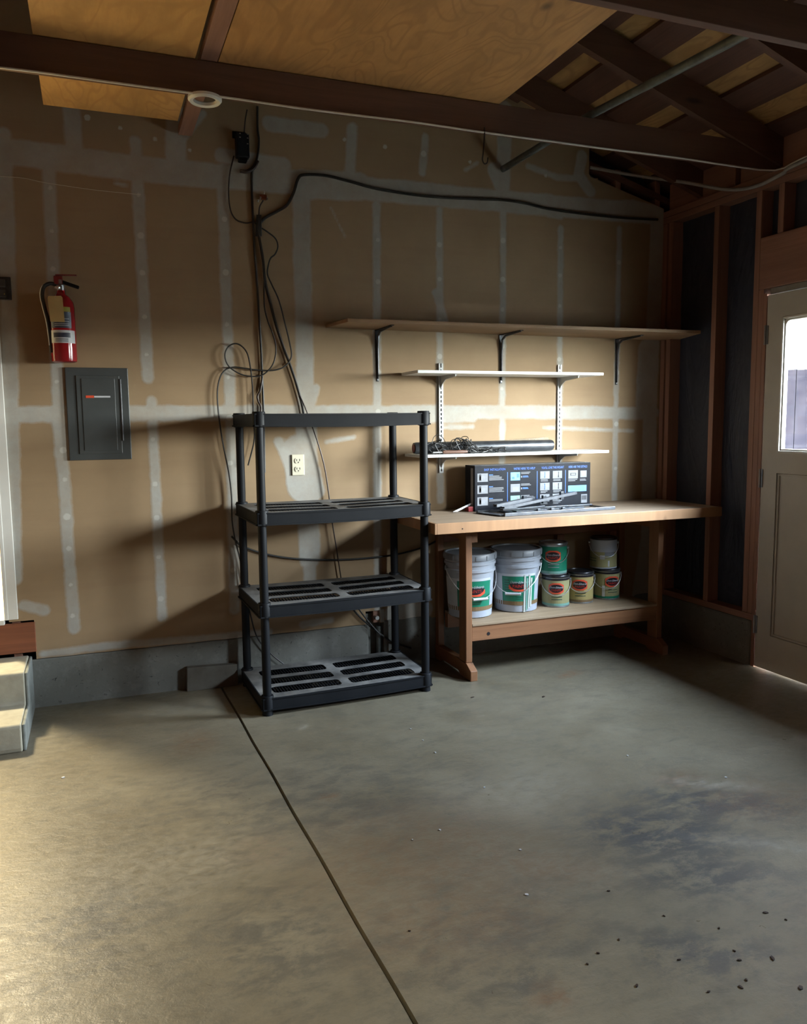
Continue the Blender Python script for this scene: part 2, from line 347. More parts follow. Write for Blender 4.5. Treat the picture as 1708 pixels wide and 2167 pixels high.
# ------------------------------------------------------------------ back wall drywall
def wp(px, py): p = at(px, py, 1, 0); return (p.x, p.z)
strips = []
def st(pts, hw, off=0.0): strips.append(([wp(*p) for p in pts], hw, off))
st([(103, 335), (125, 875), (157, 1330)], .028); st([(127, 870), (133, 960)], .040)
st([(287, 300), (300, 560), (313, 800)], .028); st([(320, 848), (343, 1305)], .025)
st([(471, 402), (488, 880), (497, 1290)], .028)
st([(636, 380), (641, 600), (648, 900)], .048); st([(648, 890), (655, 1180)], .060); st([(655, 1180), (655, 1240)], .035)
st([(628, 955), (640, 1030)], .085); st([(660, 1000), (668, 1040)], .05); st([(590, 935), (610, 975)], .03); st([(662, 850), (668, 820)], .02)
st([(797, 435), (798, 900), (800, 1290)], .023); st([(930, 445), (932, 1060)], .021); st([(922, 620), (945, 690)], .022)
st([(1065, 440), (1062, 1060)], .020); st([(1187, 484), (1182, 1060)], .020); st([(1311, 484), (1300, 1060)], .019)
st([(1392, 470), (1378, 800), (1368, 1250)], .055); st([(1372, 740), (1366, 850)], .075)
st([(40, 877), (125, 876), (488, 874), (1062, 872), (1385, 874)], .040); st([(800, 880), (1000, 876)], .048); st([(1150, 905), (1340, 912)], .010); st([(690, 935), (750, 925)], .012); st([(930, 905), (1000, 903)], .012)
st([(-150, 296), (0, 318), (200, 345), (400, 368), (700, 392), (1000, 420), (1390, 454)], .062); st([(640, 390), (760, 395)], .075)
st([(8, 285), (18, 640), (30, 1225)], .036); st([(150, 225), (158, 310)], .038); st([(375, 245), (372, 330)], .060, .01); st([(430, 240), (380, 300)], .03, .01)
st([(746, 270), (741, 365)], .030); st([(900, 290), (894, 365)], .034, .012); st([(1070, 230), (1063, 420)], .045); st([(1045, 360), (1060, 400)], .04)
st([(1232, 330), (1225, 370), (1250, 405)], .036); st([(1118, 352), (1180, 375), (1225, 378)], .022, .004); st([(1290, 430), (1340, 428), (1385, 440)], .020, .004); st([(1100, 448), (1190, 462)], .015, .01)
st([(1010, 345), (985, 360)], .02, .01); st([(570, 262), (680, 276)], .05, .012); st([(470, 330), (600, 350)], .05, .012)
st([(92, 1384), (220, 1368), (400, 1353), (570, 1337)], .018); st([(640, 1322), (700, 1312)], .020); st([(50, 1281), (93, 1291)], .026)
st([(245, 388), (265, 392)], .012, .004); st([(700, 440), (730, 500)], .010, .006); st([(560, 560), (575, 640)], .004, .01); st([(830, 1300), (900, 1290)], .05)
st([(1375, 1100), (1350, 1262)], .05); st([(60, 690), (60, 700)], .004, .006)
dots = []
def dr(p, q, n):
    for i in range(n):
        k = (i+.5)/n+random.uniform(-.15, .15)/n; dots.append((*wp(p[0]+(q[0]-p[0])*k, p[1]+(q[1]-p[1])*k), random.uniform(.010, .018)))
dr((105, 360), (122, 860), 6); dr((132, 920), (155, 1330), 6); dr((292, 380), (312, 790), 5); dr((322, 900), (342, 1300), 5); dr((474, 420), (494, 1250), 8)
dr((800, 450), (800, 1200), 8); dr((930, 480), (932, 1050), 7); dr((1065, 470), (1062, 850), 5); dr((1187, 500), (1182, 850), 6); dr((1311, 500), (1302, 1050), 5); dr((158, 240), (440, 330), 4); dr((700, 290), (1200, 380), 6)
def sdf(lst):
    def fn(X, Z):
        v = np.full_like(X, -1.0)
        for pts, hw, off in strips:
            for a, b in zip(pts[:-1], pts[1:]):
                dx, dz = b[0]-a[0], b[1]-a[1]; L = dx*dx+dz*dz+1e-9
                t = np.clip(((X-a[0])*dx+(Z-a[1])*dz)/L, 0, 1); dd = np.hypot(X-a[0]-t*dx, Z-a[1]-t*dz)
                v = np.maximum(v, hw-dd-off)
        return v
    return fn
def spf(X, Z):
    v = np.full_like(X, -1.0)
    for x, z, r in dots: v = np.maximum(v, r-np.hypot(X-x, Z-z))
    return v
wx = np.arange(-2.5, W+.008, .0125); wz = np.arange(.25, 4.0, .0125)
def keep(X, Z):
    k = np.ones_like(X, bool)
    k &= ~((X < -.305) & (X > -1.25) & (Z < 2.52) & (Z > .44))           # house door
    k &= ~((X < -.183) & (Z < .445))                                     # sill board
    k &= ~((X > 1.545) & (X < 1.64) & (Z < .33))                          # notch round the pipe
    k &= ~((X > 3.03) & (Z > 2.895-(X-3.03)*.26))                         # cut short of the eave
    k &= Z < 2.88+(W-np.maximum(X, .585-(X-.585)))/3+.1
    return k
def cz(X, Z): return np.where(X > 3.03, np.minimum(Z, 2.885-(X-3.03)*.26), Z)
wl = grid_mesh('wall_back', wx, wz, lambda X, Z: np.stack([X, 0*X+.0015*np.sin(X*5)*np.sin(Z*3)+.003*np.exp(-((Z-.25)/.04)**2)*np.sin(X*31), cz(X, Z)], -1), DRY, {'mud': sdf(0), 'spot': spf}, keep)
wl['kind'] = 'structure'
so = wl.modifiers.new('thick', 'SOLIDIFY'); so.thickness = .0125; so.offset = -1
# framing and sheathing behind the drywall (seen in the cut-outs)
gable = struct('trim_1'); gable['kind'] = 'structure'
MB().box((-.3, .10, 0), (W+.12, .14, 4.0)).box((-2.6, .10, 2.56), (-.3, .14, 4.0)).box((-2.6, .10, 0), (-1.25, .14, 2.56)).box((-1.25, .1, 0), (-.3, .14, .44)).build('gable_sheathing', PAPER, gable)
for x in (-.27, 1.62, 2.03, 2.44, 2.84, 3.25, 3.55): box('stud', (x-.019, .016, .25), (x+.019, .1, 2.95), FR[2], gable)
MB().bar((3.0, .05, 2.97), (W+.08, .05, 2.78), .08, .038, (0, 0, 1)).build('top_plate', BEAM, gable)

# concrete stem walls
bb = struct('baseboard_back')
box('stem_wall', (-2.5, -.003, -.02), (1.565, .09, .247), STEM, bb, .006); box('stem_wall', (1.66, -.003, -.02), (W+.1, .09, .262), STEM, bb, .006)
MB().box((1.565, .05, -.02), (1.66, .09, .3)).build('stem_wall_recess', STEM, bb)
brt = struct('baseboard_right')
MB().prism([(W-.005, .0, -.02), (W-.005, -.828, -.02), (W+.012, -.848, -.02), (W+.1, -.848, -.02), (W+.1, 0, -.02)], (0, 0, .283)).build('stem_wall', STEM, brt, bevel=.012)
MB().box((W-.005, -6.5, -.02), (W+.1, -1.80, .263)).build('stem_wall', STEM, brt, bevel=.01)

# ------------------------------------------------------------------ right wall: studs, plates, paper, header
wr = struct('wall_right')
def rs(name, y0, y1, z0, z1, m=FR[2], x0=0, x1=.089): return box(name, (W+x0, y0, z0), (W+x1, y1, z1), m, wr, .0025)
rs('sill_plate', -.87, 0, .263, .301, FR[1]); rs('sill_plate', -6.4, -1.8, .263, .301, FR[1])
rs('top_plate', -6.4, 0, 2.641, 2.678, FR[1]); rs('top_plate', -6.4, 0, 2.680, 2.717, FR[1])
for y in (-.002, -.056, -.455): rs('stud', y-.038, y, .302, 2.640)
rs('stud', -.813, -.775, .302, 2.640); rs('stud', -.851, -.814, .302, 2.11); rs('stud', -1.83, -1.79, .02, 2.11)
rs('stud', -.966, -.928, 2.388, 2.640); rs('stud', -1.37, -1.33, 2.388, 2.640); rs('stud', -1.77, -1.73, 2.388, 2.640)
for k in range(10):
    if k not in (2, 3): rs('stud', -2.27-k*.406, -2.232-k*.406, .302, 2.640)
box('header', (W-.001, -1.83, 2.111), (W+.089, -.815, 2.386), FR[1], wr, .003)
pm = MB(); 
def pgrid(y0, y1, z0, z1):
    ny, nz = max(2, int((y1-y0)/.03)), max(2, int((z1-z0)/.04)); k = len(pm.v)
    for j in range(nz+1):
        for i in range(ny+1):
            y = y0+(y1-y0)*i/ny; z = z0+(z1-z0)*j/nz
            w = .004*math.sin(y*17+z*4+2*math.sin(z*3.1))*math.sin(z*5.3+y*9)+.002*math.sin(y*41+z*13)
            pm.v.append(Vector((W+.083-abs(w), y, z)))
    for j in range(nz):
        for i in range(ny): a = k+j*(ny+1)+i; pm.f.append((a, a+1, a+ny+2, a+ny+1))
pgrid(-.82, .09, .25, 2.72); pgrid(-1.82, -.82, 2.38, 2.72); pgrid(-2.70, -1.80, .25, 2.72); pgrid(-6.4, -3.52, .25, 2.72)
pm.build('building_paper', PAPER, wr, smooth=True)
MB().box((W+.089, -.87, -.02), (W+.125, .12, 3.0)).box((W+.089, -1.79, 2.10), (W+.125, -.87, 3.0)).box((W+.089, -2.72, -.02), (W+.125, -1.79, 3.0)).box((W+.089, -6.4, -.02), (W+.125, -3.50, 3.0)).box((W+.089, -3.50, -.02), (W+.125, -2.72, 1.45)).box((W+.089, -3.50, 1.85), (W+.125, -2.72, 3.0)).build('outer_siding', PAPER, wr)
for k in range(11):
    y1 = -.0-.6*k; box('blocking', (W+.03, max(y1-.6+.02, -6.3), 2.718), (W+.068, y1-.02, 2.885), FR[1], wr)

# entry door in the right wall
d1 = struct('door_1')
XD = W+.002
box('door_jamb', (W-.001, -.876, .0), (W+.1, -.852, 2.085), FR[2], d1, .002); box('door_jamb', (W, -1.79, .0), (W+.1, -1.762, 2.085), FR[2], d1, .002)
box('head_jamb', (W+.02, -1.762, 2.078), (W+.1, -.877, 2.11), mat('jamb_weathered', (.30, .29, .26), None, 9, .7), d1, .002)
Y0, Y1 = -1.757, -.880; wy0, wy1, wz0, wz1 = -1.65, -.985, 1.222, 1.945
T = XD+.042
MB().box((XD, Y0, .007), (T, wy0, 2.072)).box((XD, wy1, .007), (T, Y1, 2.072)).box((XD, wy0, wz1), (T, wy1, 2.072)).box((XD, wy0, 1.112), (T, wy1, wz0)).box((XD, wy0, .007), (T, wy1, .205)).build('door_frame', DOORP, d1)
MB().box((XD+.014, wy0, .2), (T-.008, wy1, 1.115)).build('door_panel', DOORP, d1)
f = MB()
for a, b in (((wy0+.002, .207), (wy0+.014, 1.110)), ((wy1-.014, .207), (wy1-.002, 1.110)), ((wy0, .207), (wy1, .219)), ((wy0, 1.098), (wy1, 1.110))):
    f.box((XD+.006, a[0], a[1]), (XD+.02, b[0], b[1]))
f.build('panel_moulding', DOORP, d1, bevel=.003)
f = MB()
for i, (w, dx) in enumerate(((.012, -.004), (.022, .004))):
    for a, b in (((wy0, wz0), (wy0+w, wz1)), ((wy1-w, wz0), (wy1, wz1)), ((wy0, wz0), (wy1, wz0+w)), ((wy0, wz1-w), (wy1, wz1))):
        f.box((XD+dx, a[0], a[1]), (XD+.03, b[0], b[1]))
for sy, yy in ((-1, wy1-.02), (1, wy0+.02)):   # rounded upper corners
    f.prism([(XD+.004, yy, wz1-.02), (XD+.004, yy+sy*.03, wz1-.02), (XD+.004, yy+sy*.012, wz1-.027), (XD+.004, yy, wz1-.045)], (.02, 0, 0))
f.build('window_moulding', WHITE, d1, bevel=.003)
MB().box((XD+.012, wy0+.02, wz0+.02), (XD+.016, wy1-.02, wz1-.02)).build('window_pane', GLASS, d1)
for z in (1.86, 1.078, .25):
    h = MB().box((XD-.006, -.892, z-.05), (XD-.001, -.876, z+.05)); h.tube([(XD-.008, -.877, z-.052), (XD-.008, -.877, z+.052)], .006, 8); h.build('hinge', STEEL, d1)
MB().lathe([(.012, 0), (.012, .03), (.028, .04), (.03, .055), (.02, .07)], (0, 0, 0)).build('door_knob', STEEL, d1)
kn = [o for o in d1.children if o.name.startswith('door_knob')][0]; kn.rotation_euler = (0, -math.pi/2, 0); kn.location = (XD, -1.70, .95)
w1 = struct('added_window')  # unseen side window, added to brighten the floor at lower right
MB().box((W+.03, -3.50, 1.42), (W+.09, -2.72, 1.46)).box((W+.03, -3.50, 1.84), (W+.09, -2.72, 1.88)).box((W+.03, -3.54, 1.42), (W+.09, -3.49, 1.88)).box((W+.03, -2.73, 1.42), (W+.09, -2.68, 1.88)).build('window_frame', WHITE, w1)
MB().box((W+.06, -3.50, 1.45), (W+.064, -2.72, 1.85)).build('window_pane', GLASS, w1)
# house door opening on the back wall (left)
d2 = struct('door_2')
MB().box((-.305, -.012, .462), (-.257, .0, 2.57)).box((-.318, -.014, .462), (-.300, .12, 2.57)).build('door_casing', WHITE, d2, bevel=.003)
MB().box((-1.30, -.012, .462), (-1.24, .0, 2.57)).box((-1.26, -.014, .462), (-1.235, .12, 2.57)).box((-1.30, -.013, 2.50), (-.258, .0, 2.57)).build('door_casing', WHITE, d2)
MB().box((-1.24, -.02, .44), (-.318, .12, .466)).build('threshold', WHITE, d2, bevel=.004)
box('sill_board', (-1.6, -.004, .288), (-.184, .012, .440), wood('sill_board_wood', (.26, .085, .035), (.16, .05, .022), 0), d2, .003)
# room beyond that door
hr = struct('wall_house'); 
MB().box((-2.3, .14, .40), (.3, 2.6, .46)).build('house_floor', CREAM, hr)
MB().box((-2.36, .14, .46), (-2.3, 2.6, 3.0)).box((-.06, .14, .46), (0, 2.6, 3.0)).box((-2.3, 2.6, .46), (0, 2.66, 3.0)).build('house_wall', CREAM, hr)
MB().box((-2.36, .14, 3.0), (0, 2.66, 3.05)).build('house_ceiling', WHITE, hr)
MB().box((-2.3, .14, 2.57), (0, .16, 3.0)).box((-.25, .14, .46), (0, .16, 3.0)).box((-2.3, .14, .46), (-1.3, .16, 3.0)).build('house_wall_near', CREAM, hr)
# left and front walls
box('wall_left', (-2.56, -6.4, 0), (-2.45, .14, 2.90), FR[1], None, 0)['kind'] = 'structure'
wf = struct('wall_front')
gx0, gx1 = -1.2, 2.4
MB().box((-2.5, -6.4, 0), (gx0, -6.3, 3.9)).box((gx1, -6.4, 0), (W+.1, -6.3, 3.9)).box((gx0, -6.4, 2.07), (gx1, -6.3, 3.9)).box((gx0, -6.38, 0), (gx1, -6.33, 2.07)).build('front_wall_panel', FR[2], wf)

# ------------------------------------------------------------------ roof
ce = struct('ceiling')
RX = .585; rz = lambda x: 2.745+(W-x)/3 if x >= RX else 2.745+(W-(2*RX-x))/3
for k in range(11):
    y = -.30-.6*k
    MB().bar((W+.12, y, rz(W+.12)+.074), (RX, y, rz(RX)+.074), .038, .140).build('rafter', BEAM, ce)
    MB().bar((RX, y, rz(RX)+.074), (-2.6, y, rz(-2.6)+.074), .038, .140).build('rafter', BEAM, ce)
edges = [at(px, py, 1, -.9).x for px, py in ((1324, 92), (1419, 145), (1514, 210), (1604, 260))]
X = edges[0]-.285
def roofbar(x0, x1, t0, t1, name, m):
    z0, z1 = rz(x0)+.148, rz(x1)+.148
    MB().prism([(x0, -6.4, z0+t0), (x1, -6.4, z1+t0), (x1, -6.4, z1+t1), (x0, -6.4, z0+t1)], (0, 6.5, 0)).build(name, m, ce)
x = 3.66
bnd = [(3.50, 3.75)]
x = 3.19
while x > -2.6: bnd.append((x, x+.155)); x -= .272
for a, b in bnd:
    if a < RX < b: roofbar(a, RX, 0, .02, 'roof_board', BOARD); roofbar(RX, b, 0, .02, 'roof_board', BOARD)
    else: roofbar(a, b, 0, .02, 'roof_board', BOARD)
roofbar(W+.2, W+.62, .0, .03, 'added_eave', BOARD)  # unseen eave, added to keep steep sky light off the floor
for i in range(4):
    L = (W+.2-RX)/2
    if i < 2: roofbar(RX+i*L, RX+(i+1)*L, .021, .034, 'roof_sheathing', PLYR)
    else: roofbar(-2.7+(i-2)*(RX+2.7)/2, -2.7+(i-1)*(RX+2.7)/2, .021, .034, 'roof_sheathing', PLYR)
MB().box((RX-.02, -6.4, rz(RX)+.03), (RX+.02, .05, rz(RX)+.16)).build('ridge_board', BOARD, ce)
for y in (-.904, -2.045, -3.25, -4.45, -5.6): MB().box((-2.5, y, 2.716), (W+.085, y+.036, 2.843)).build('ceiling_joist', BEAM, ce, bevel=.002)
MB().box((.603, -2.6, 2.845), (.668, -.02, 2.883)).build('ceiling_strap', FR[1], ce)

def solo(mb, name, m, label, cat, group=None, **kw): return tag(mb.build(name, m, **kw), label, cat, group)
solo(MB().box((-.003, -2.65, 2.8455), (.582, -.205, 2.858)), 'plywood_sheet', PLY1, 'narrow pale plywood sheet laid over the joists at top left', 'plywood')
solo(MB().box((.672, -3.28, 2.8455), (1.935, -.862, 2.858)), 'plywood_sheet', PLY2, 'wide knotty orange plywood sheet laid over the joists at top centre', 'plywood')

# pipe, conduit, cables overhead
solo(MB().tube([(2.36, -1.985, 2.76), (2.40, -1.45, 2.812), (2.432, -.9, 2.862), (2.43, -.4, 2.862), (2.425, -.02, 2.862)], .019, 12), 'steel_pipe', PIPEM, 'grey steel pipe slung over the joist below the roof boards', 'pipe', smooth=True)
cp = [Vector((3.02, -.02, 2.93)), at(1350, 372, 1, -.12), at(1450, 386, 1, -.36), at(1540, 401, 0, 3.56), at(1600, 394, 0, 3.565), at(1655, 368, 0, 3.57), at(1708, 338, 0, 3.57), Vector((3.57, -2.2, 2.74))]
solo(MB().tube(cp, .010, 8, smooth=6), 'conduit', mat('grey_conduit', (.34, .33, .30), None, 14, .5), 'grey conduit curving from the back wall onto the right wall plate', 'conduit', smooth=True)
ccp = [(-2.3, -.918, 2.712)]+[(x, -.911-.004*math.sin(x*5), 2.711-.003*abs(math.sin(x*4.3))) for x in np.arange(-2, 3.5, .25)]+[(3.56, -.92, 2.710), (3.568, -1.1, 2.722), (3.568, -1.6, 2.726)]
solo(MB().tube(ccp, .0042, 6, smooth=3), 'white_cable', WHITE, 'thin white cable stapled under the front edge of the lower joist', 'cable', smooth=True)
rg = MB(); c = Vector((.618, -.872, 2.700)); rg.lathe([(.046, .012), (.046, 0), (.060, -.004), (.067, .004), (.067, .014), (.046, .014)], c, 32, cap=False)
solo(rg, 'mounting_ring', WHITE, 'round white mounting ring fixed under the joist', 'ring', smooth=True)
hk = [(1.853, -.912, 2.73), (1.852, -.913, 2.69), (1.846, -.913, 2.62), (1.842, -.913, 2.588), (1.852, -.913, 2.572), (1.866, -.913, 2.578), (1.870, -.913, 2.60)]
solo(MB().tube(hk, .0035, 6, smooth=5), 'wire_hook', BRWN, 'dark J-shaped wire hook hanging from the joist', 'hook', smooth=True)

# ------------------------------------------------------------------ wall cables
def cable(pxs, r, name, label, m=BLKR, y=-.012, k=6, cat='cable', group=None):
    pts = [at(*(p[:2]), 1, p[2] if len(p) > 2 else y) for p in pxs]
    return solo(MB().tube(pts, r*1.25, 7, smooth=k), name, m, label, cat, group, smooth=True)
cable([(545, 225, -.02), (545, 270), (548, 300), (544, 335), (534, 362), (533, 400), (535, 450), (538, 520), (544, 600), (549, 680), (553, 750), (555, 800), (558, 880), (560, 1000)], .0048, 'wall_cable', 'long black cable dropping straight from the ceiling behind the plastic shelving', y=-.010)
cable([(495, 330), (486, 370), (484, 410), (488, 445), (500, 465), (520, 472), (537, 470), (546, 478)], .003, 'wall_cable', 'thin dark cable looping left and down from the black wall box', BRWN)
cable([(523, 232, -.02), (519, 255), (517, 280, -.03)], .003, 'wall_cable', 'short dark wire rising from the top of the black wall box', BRWN)
cable([(545, 480, -.018), (560, 462), (585, 448), (607, 434), (621, 408), (631, 378), (645, 370), (690, 372), (740, 384), (800, 400), (900, 415), (1000, 421), (1060, 423), (1110, 430), (1160, 442), (1240, 453), (1320, 461), (1392, 465)], .0062, 'wall_cable', 'thick black cable running right along the upper taped seam')
cable([(546, 478, -.02), (565, 490), (583, 505), (588, 522), (582, 538), (573, 546), (568, 560), (566, 580), (575, 602), (590, 635), (602, 680), (613, 725), (617, 752), (610, 768), (596, 779), (575, 784), (545, 783), (515, 779), (495, 777), (478, 782), (466, 798), (460, 830), (463, 880), (472, 940), (484, 1000), (490, 1050), (491, 1100), (497, 1140), (507, 1180), (520, 1240)], .0032, 'wall_cable', 'black cable swinging in a wide loop down the left of the shelving', y=-.02)
cable([(543, 478), (552, 520), (560, 570), (559, 610), (560, 650), (567, 680), (577, 705), (584, 735), (580, 765), (567, 785), (548, 796), (520, 795), (498, 786), (482, 772), (476, 752), (482, 735), (497, 727), (512, 733), (524, 750), (531, 785), (535, 830), (536, 880), (538, 930), (525, 985)], .003, 'wall_cable', 'black cable curled into a small loop above the shelving top', y=-.026)
cable([(548, 500), (556, 545), (562, 600), (573, 645), (585, 690), (600, 735), (615, 775), (628, 815), (640, 860), (646, 900)], .0058, 'wall_cable', 'thick black cable slanting right down to the shelving top', y=-.014)
cable([(634, 835), (645, 860), (658, 895), (672, 935), (686, 985), (695, 1040), (704, 1110), (712, 1160), (722, 1225)], .0028, 'wall_cable', 'thin black cable hanging slack beside the ivory outlet', BRWN, y=-.02)
cable([(555, 800), (551, 825), (545, 838), (547, 850), (552, 862), (550, 885)], .0045, 'wall_cable', 'short kinked dark cable end just above the shelving', BRWN, y=-.016)
cable([(490, 1135, -.02), (512, 1155), (560, 1172), (620, 1182), (700, 1185), (780, 1181), (850, 1171), (910, 1152), (960, 1120)], .0045, 'wall_cable', 'black cable sagging across the wall behind the shelving', y=-.015)
cable([(735, 1270), (752, 1295), (775, 1318), (800, 1338), (830, 1358), (870, 1372)], .0045, 'wall_cable', 'black cable angling down to the concrete at the shelving bottom', y=-.02)
cable([(745, 1268), (760, 1290), (782, 1318), (806, 1345)], .0035, 'wall_cable', 'thinner black cable beside the one angling down to the concrete', y=-.03)
cable([(508, 1180, -.02), (515, 1230), (530, 1300), (545, 1350), (575, 1385), (600, 1405, -.03)], .003, 'wall_cable', 'thin black cable trailing behind the left posts of the shelving', y=-.03)
cable([(508, 362), (522, 363), (536, 356), (545, 340)], .008, 'cable_sleeve', 'stubby dark cable sleeve curving below the black wall box', BRWN, y=-.02)
b = MB()
for i in range(4): b.tube([at(545+i*2, 455, 1, -.02-.004*(i % 2)), at(543+i*3, 500, 1, -.02)], .006, 7)
solo(b, 'cable_tie_bundle', BLKR, 'dark taped bundle where the wall cables gather', 'bundle')
wspl = thing('cable_splitter', 'small copper coloured cable splitter above the cable bundle', 'connector', at(555, 430, 1, -.01))
b = MB(); p = at(557, 418, 1, -.02); b.box((p.x-.018, p.y-.008, p.z-.012), (p.x+.018, p.y+.01, p.z+.014)); b.build('splitter_body', COPPER, wspl, bevel=.003)
for q in ((551, 421), (559, 410), (565, 422), (546, 427)):
    b = MB(); e = at(*q, 1, -.03); b.tube([e, e+Vector((.0, -.012, .006))], .004, 8); b.build('terminal', CHROME, wspl)
b = MB(); b.tube([at(548, 470, 1, -.015), at(549, 440, 1, -.022), at(557, 424, 1, -.024)], .004, 7, smooth=4); b.build('lead', BRWN, wspl)
b = MB().tube([at(0, 373, 1, -.004), at(50, 377, 1, -.006), at(98, 387, 1, -.006), at(200, 402, 1, -.008), at(298, 412, 1, -.006)], .0012, 5, smooth=4)
solo(b, 'wall_string', IVORY, 'thin pale string nailed across the upper left wall', 'string')
tg = thing('wall_box', 'black plastic junction box high on the wall under the joist', 'electrical box', at(513, 345, 1, 0))
a0, a1 = at(499, 279, 1, -.045), at(529, 334, 1, -.045)
MB().box((a0.x, -.045, a1.z), (a1.x, -.001, a0.z)).build('box_body', BLKP, tg, bevel=.006)
MB().box((a0.x+.012, -.043, a1.z-.02), (a1.x-.012, -.004, a1.z+.002)).build('box_neck', BLKP, tg, bevel=.006)
MB().box((a0.x-.012, -.012, a0.z-.02), (a1.x-.01, -.001, a0.z+.015)).build('mounting_tab', BLKP, tg, bevel=.003)
for q in ((508, 283), (524, 285), (508, 291), (524, 293), (524, 305)):
    e = at(*q, 1, -.046); MB().lathe([(.0, 0), (.004, 0), (.004, .003), (0, .004)], e, 10, cap=False).build('screw', CHROME, tg)

# ------------------------------------------------------------------ switch plate, outlet, breaker panel
sw = thing('switch_plate', 'black double switch plate by the house door', 'switch', (-.235, -.001, 2.008))
MB().box((-.275, -.009, 2.006), (-.196, -.001, 2.112)).build('plate', DSTEEL, sw, bevel=.003)
for z in (2.035, 2.083): MB().box((-.252, -.014, z-.018), (-.218, -.008, z+.018)).build('switch_button', PANELG, sw, bevel=.003)
MB().box((-.228, -.016, 2.03), (-.224, -.0135, 2.034)).build('indicator', mat('amber_indicator', (.6, .5, .1)), sw)
ol = thing('wall_outlet', 'ivory duplex outlet on the patched wall behind the shelving', 'outlet', (1.172, -.001, 1.127))
MB().box((1.138, -.008, 1.126), (1.208, -.001, 1.240)).build('cover_plate', IVORY, ol, bevel=.003)
for z in (1.206, 1.160):
    f = MB(); f.prism([(1.173+.019*math.cos(a_)*1.0, -.0115, z+max(-.014, min(.014, .019*math.sin(a_)))) for a_ in np.linspace(0, 2*math.pi, 20, endpoint=False)], (0, .004, 0)); rc = f.build('receptacle', IVORY, ol)
    MB().box((1.163, -.0122, z-.002), (1.166, -.011, z+.009)).box((1.179, -.0122, z-.002), (1.182, -.011, z+.009)).box((1.170, -.0122, z-.011), (1.176, -.011, z-.006)).build('slots', PRB, rc)
bp = thing('breaker_panel', 'dark grey metal breaker panel below the fire extinguisher', 'electrical panel', (.165, 0, 1.238))
MB().box((.018, -.012, 1.238), (.311, -.001, 1.694)).build('cover', PANELG, bp, bevel=.003)
MB().box((.066, -.017, 1.268), (.268, -.0125, 1.655)).build('panel_door', PANELG, bp, bevel=.002)
MB().box((.090, -.020, 1.285), (.246, -.0172, 1.640)).build('door_relief', PANELG, bp, bevel=.0025)
MB().prism([(.268, -.021, 1.33), (.276, -.021, 1.33), (.276, -.021, 1.64), (.268, -.021, 1.64)], (0, .008, 0)).build('door_edge', SLVR, bp, bevel=.002)
MB().box((.108, -.0215, 1.545), (.146, -.0202, 1.557)).build('orange_label', PRO, bp, label='orange sticker'); MB().box((.147, -.0212, 1.547), (.222, -.0202, 1.555)).build('white_label', LWHT, bp, label='white sticker strip')

# ------------------------------------------------------------------ fire extinguisher
ex, ey = .022, -.072
fe = thing('fire_extinguisher', 'red fire extinguisher with a tan tag hanging on the left wall', 'fire extinguisher', (ex, ey, 1.712))
MB().lathe([(.045, 1.712), (.056, 1.716), (.058, 1.73), (.058, 1.97), (.054, 1.995), (.040, 2.018), (.022, 2.032), (.018, 2.04), (.018, 2.05)], (ex, ey, 0), 32).build('cylinder', RED, fe, smooth=True)
def band(cx, cy, R, z0, z1, t0, t1, n=20, th=.0006):
    b = MB(); k = 0
    for i in range(n+1):
        a_ = t0+(t1-t0)*i/n
        for r_ in (R, R+th):
            for z in (z0, z1): b.v.append(Vector((cx+r_*math.sin(a_), cy-r_*math.cos(a_), z)))
    for i in range(n):
        a_ = i*4; c_ = a_+4
        b.f += [(a_+2, c_+2, c_+3, a_+3), (a_, a_+1, c_+1, c_), (a_+1, a_+3, c_+3, c_+1), (a_, c_, c_+2, a_+2)]
    b.f += [(0, 2, 3, 1), (n*4, n*4+1, n*4+3, n*4+2)]; return b
band(ex, ey, .0583, 1.800, 1.860, -1.3, 1.1).build('white_label', LWHT, fe, label='white paper label')
band(ex, ey, .0590, 1.826, 1.848, -.75, .6).build('label_print', NAVY, fe)
for z in (1.806, 1.812, 1.818): band(ex, ey, .0590, z, z+.0025, -.6, .4).build('label_line', NAVY, fe)
band(ex, ey, .0583, 1.870, 1.945, -1.0, .75).build('instruction_label', NAVY, fe, label='dark instruction label')
for z in (1.880, 1.888, 1.899, 1.912): band(ex, ey, .0590, z, z+.002, -.6, .55).build('label_line', LWHT, fe)
band(ex, ey, .0583, 1.946, 1.968, -.7, .7).build('yellow_band', YEL, fe, label='yellow label band')
MB().lathe([(.017, 2.05), (.019, 2.055), (.019, 2.075), (.014, 2.08), (.014, 2.1)], (ex, ey, 0), 16).build('valve', STEEL, fe, smooth=True)
MB().box((ex-.028, ey-.012, 2.078), (ex+.012, ey+.012, 2.118)).build('valve_head', REDM, fe, bevel=.004)
MB().bar((ex+.0, ey, 2.094), (ex+.082, ey-.012, 2.066), .018, .016).build('carry_handle', BLKP, fe, bevel=.004)
MB().bar((ex-.02, ey, 2.122), (ex+.075, ey-.01, 2.124), .014, .006).build('squeeze_lever', REDM, fe, bevel=.002)
MB().lathe([(.0, 0), (.014, 0), (.015, .006), (.012, .010), (0, .010)], (ex-.012, ey-.02, 2.056), 16, cap=False).build('pressure_gauge', CHROME, fe)
hz = [(ex-.02, ey, 2.076), (ex-.045, ey-.01, 2.080), (ex-.072, ey-.015, 2.062), (ex-.082, ey-.02, 2.02), (ex-.074, ey-.022, 1.965), (ex-.062, ey-.022, 1.90), (ex-.056, ey-.02, 1.83), (ex-.054, ey-.02, 1.79)]
MB().tube(hz, .009, 10, smooth=5).build('hose', BLKR, fe, smooth=True)
MB().tube([(ex-.054, ey-.02, 1.79), (ex-.053, ey-.02, 1.755)], .011, 10).build('nozzle', BLKR, fe, smooth=True)
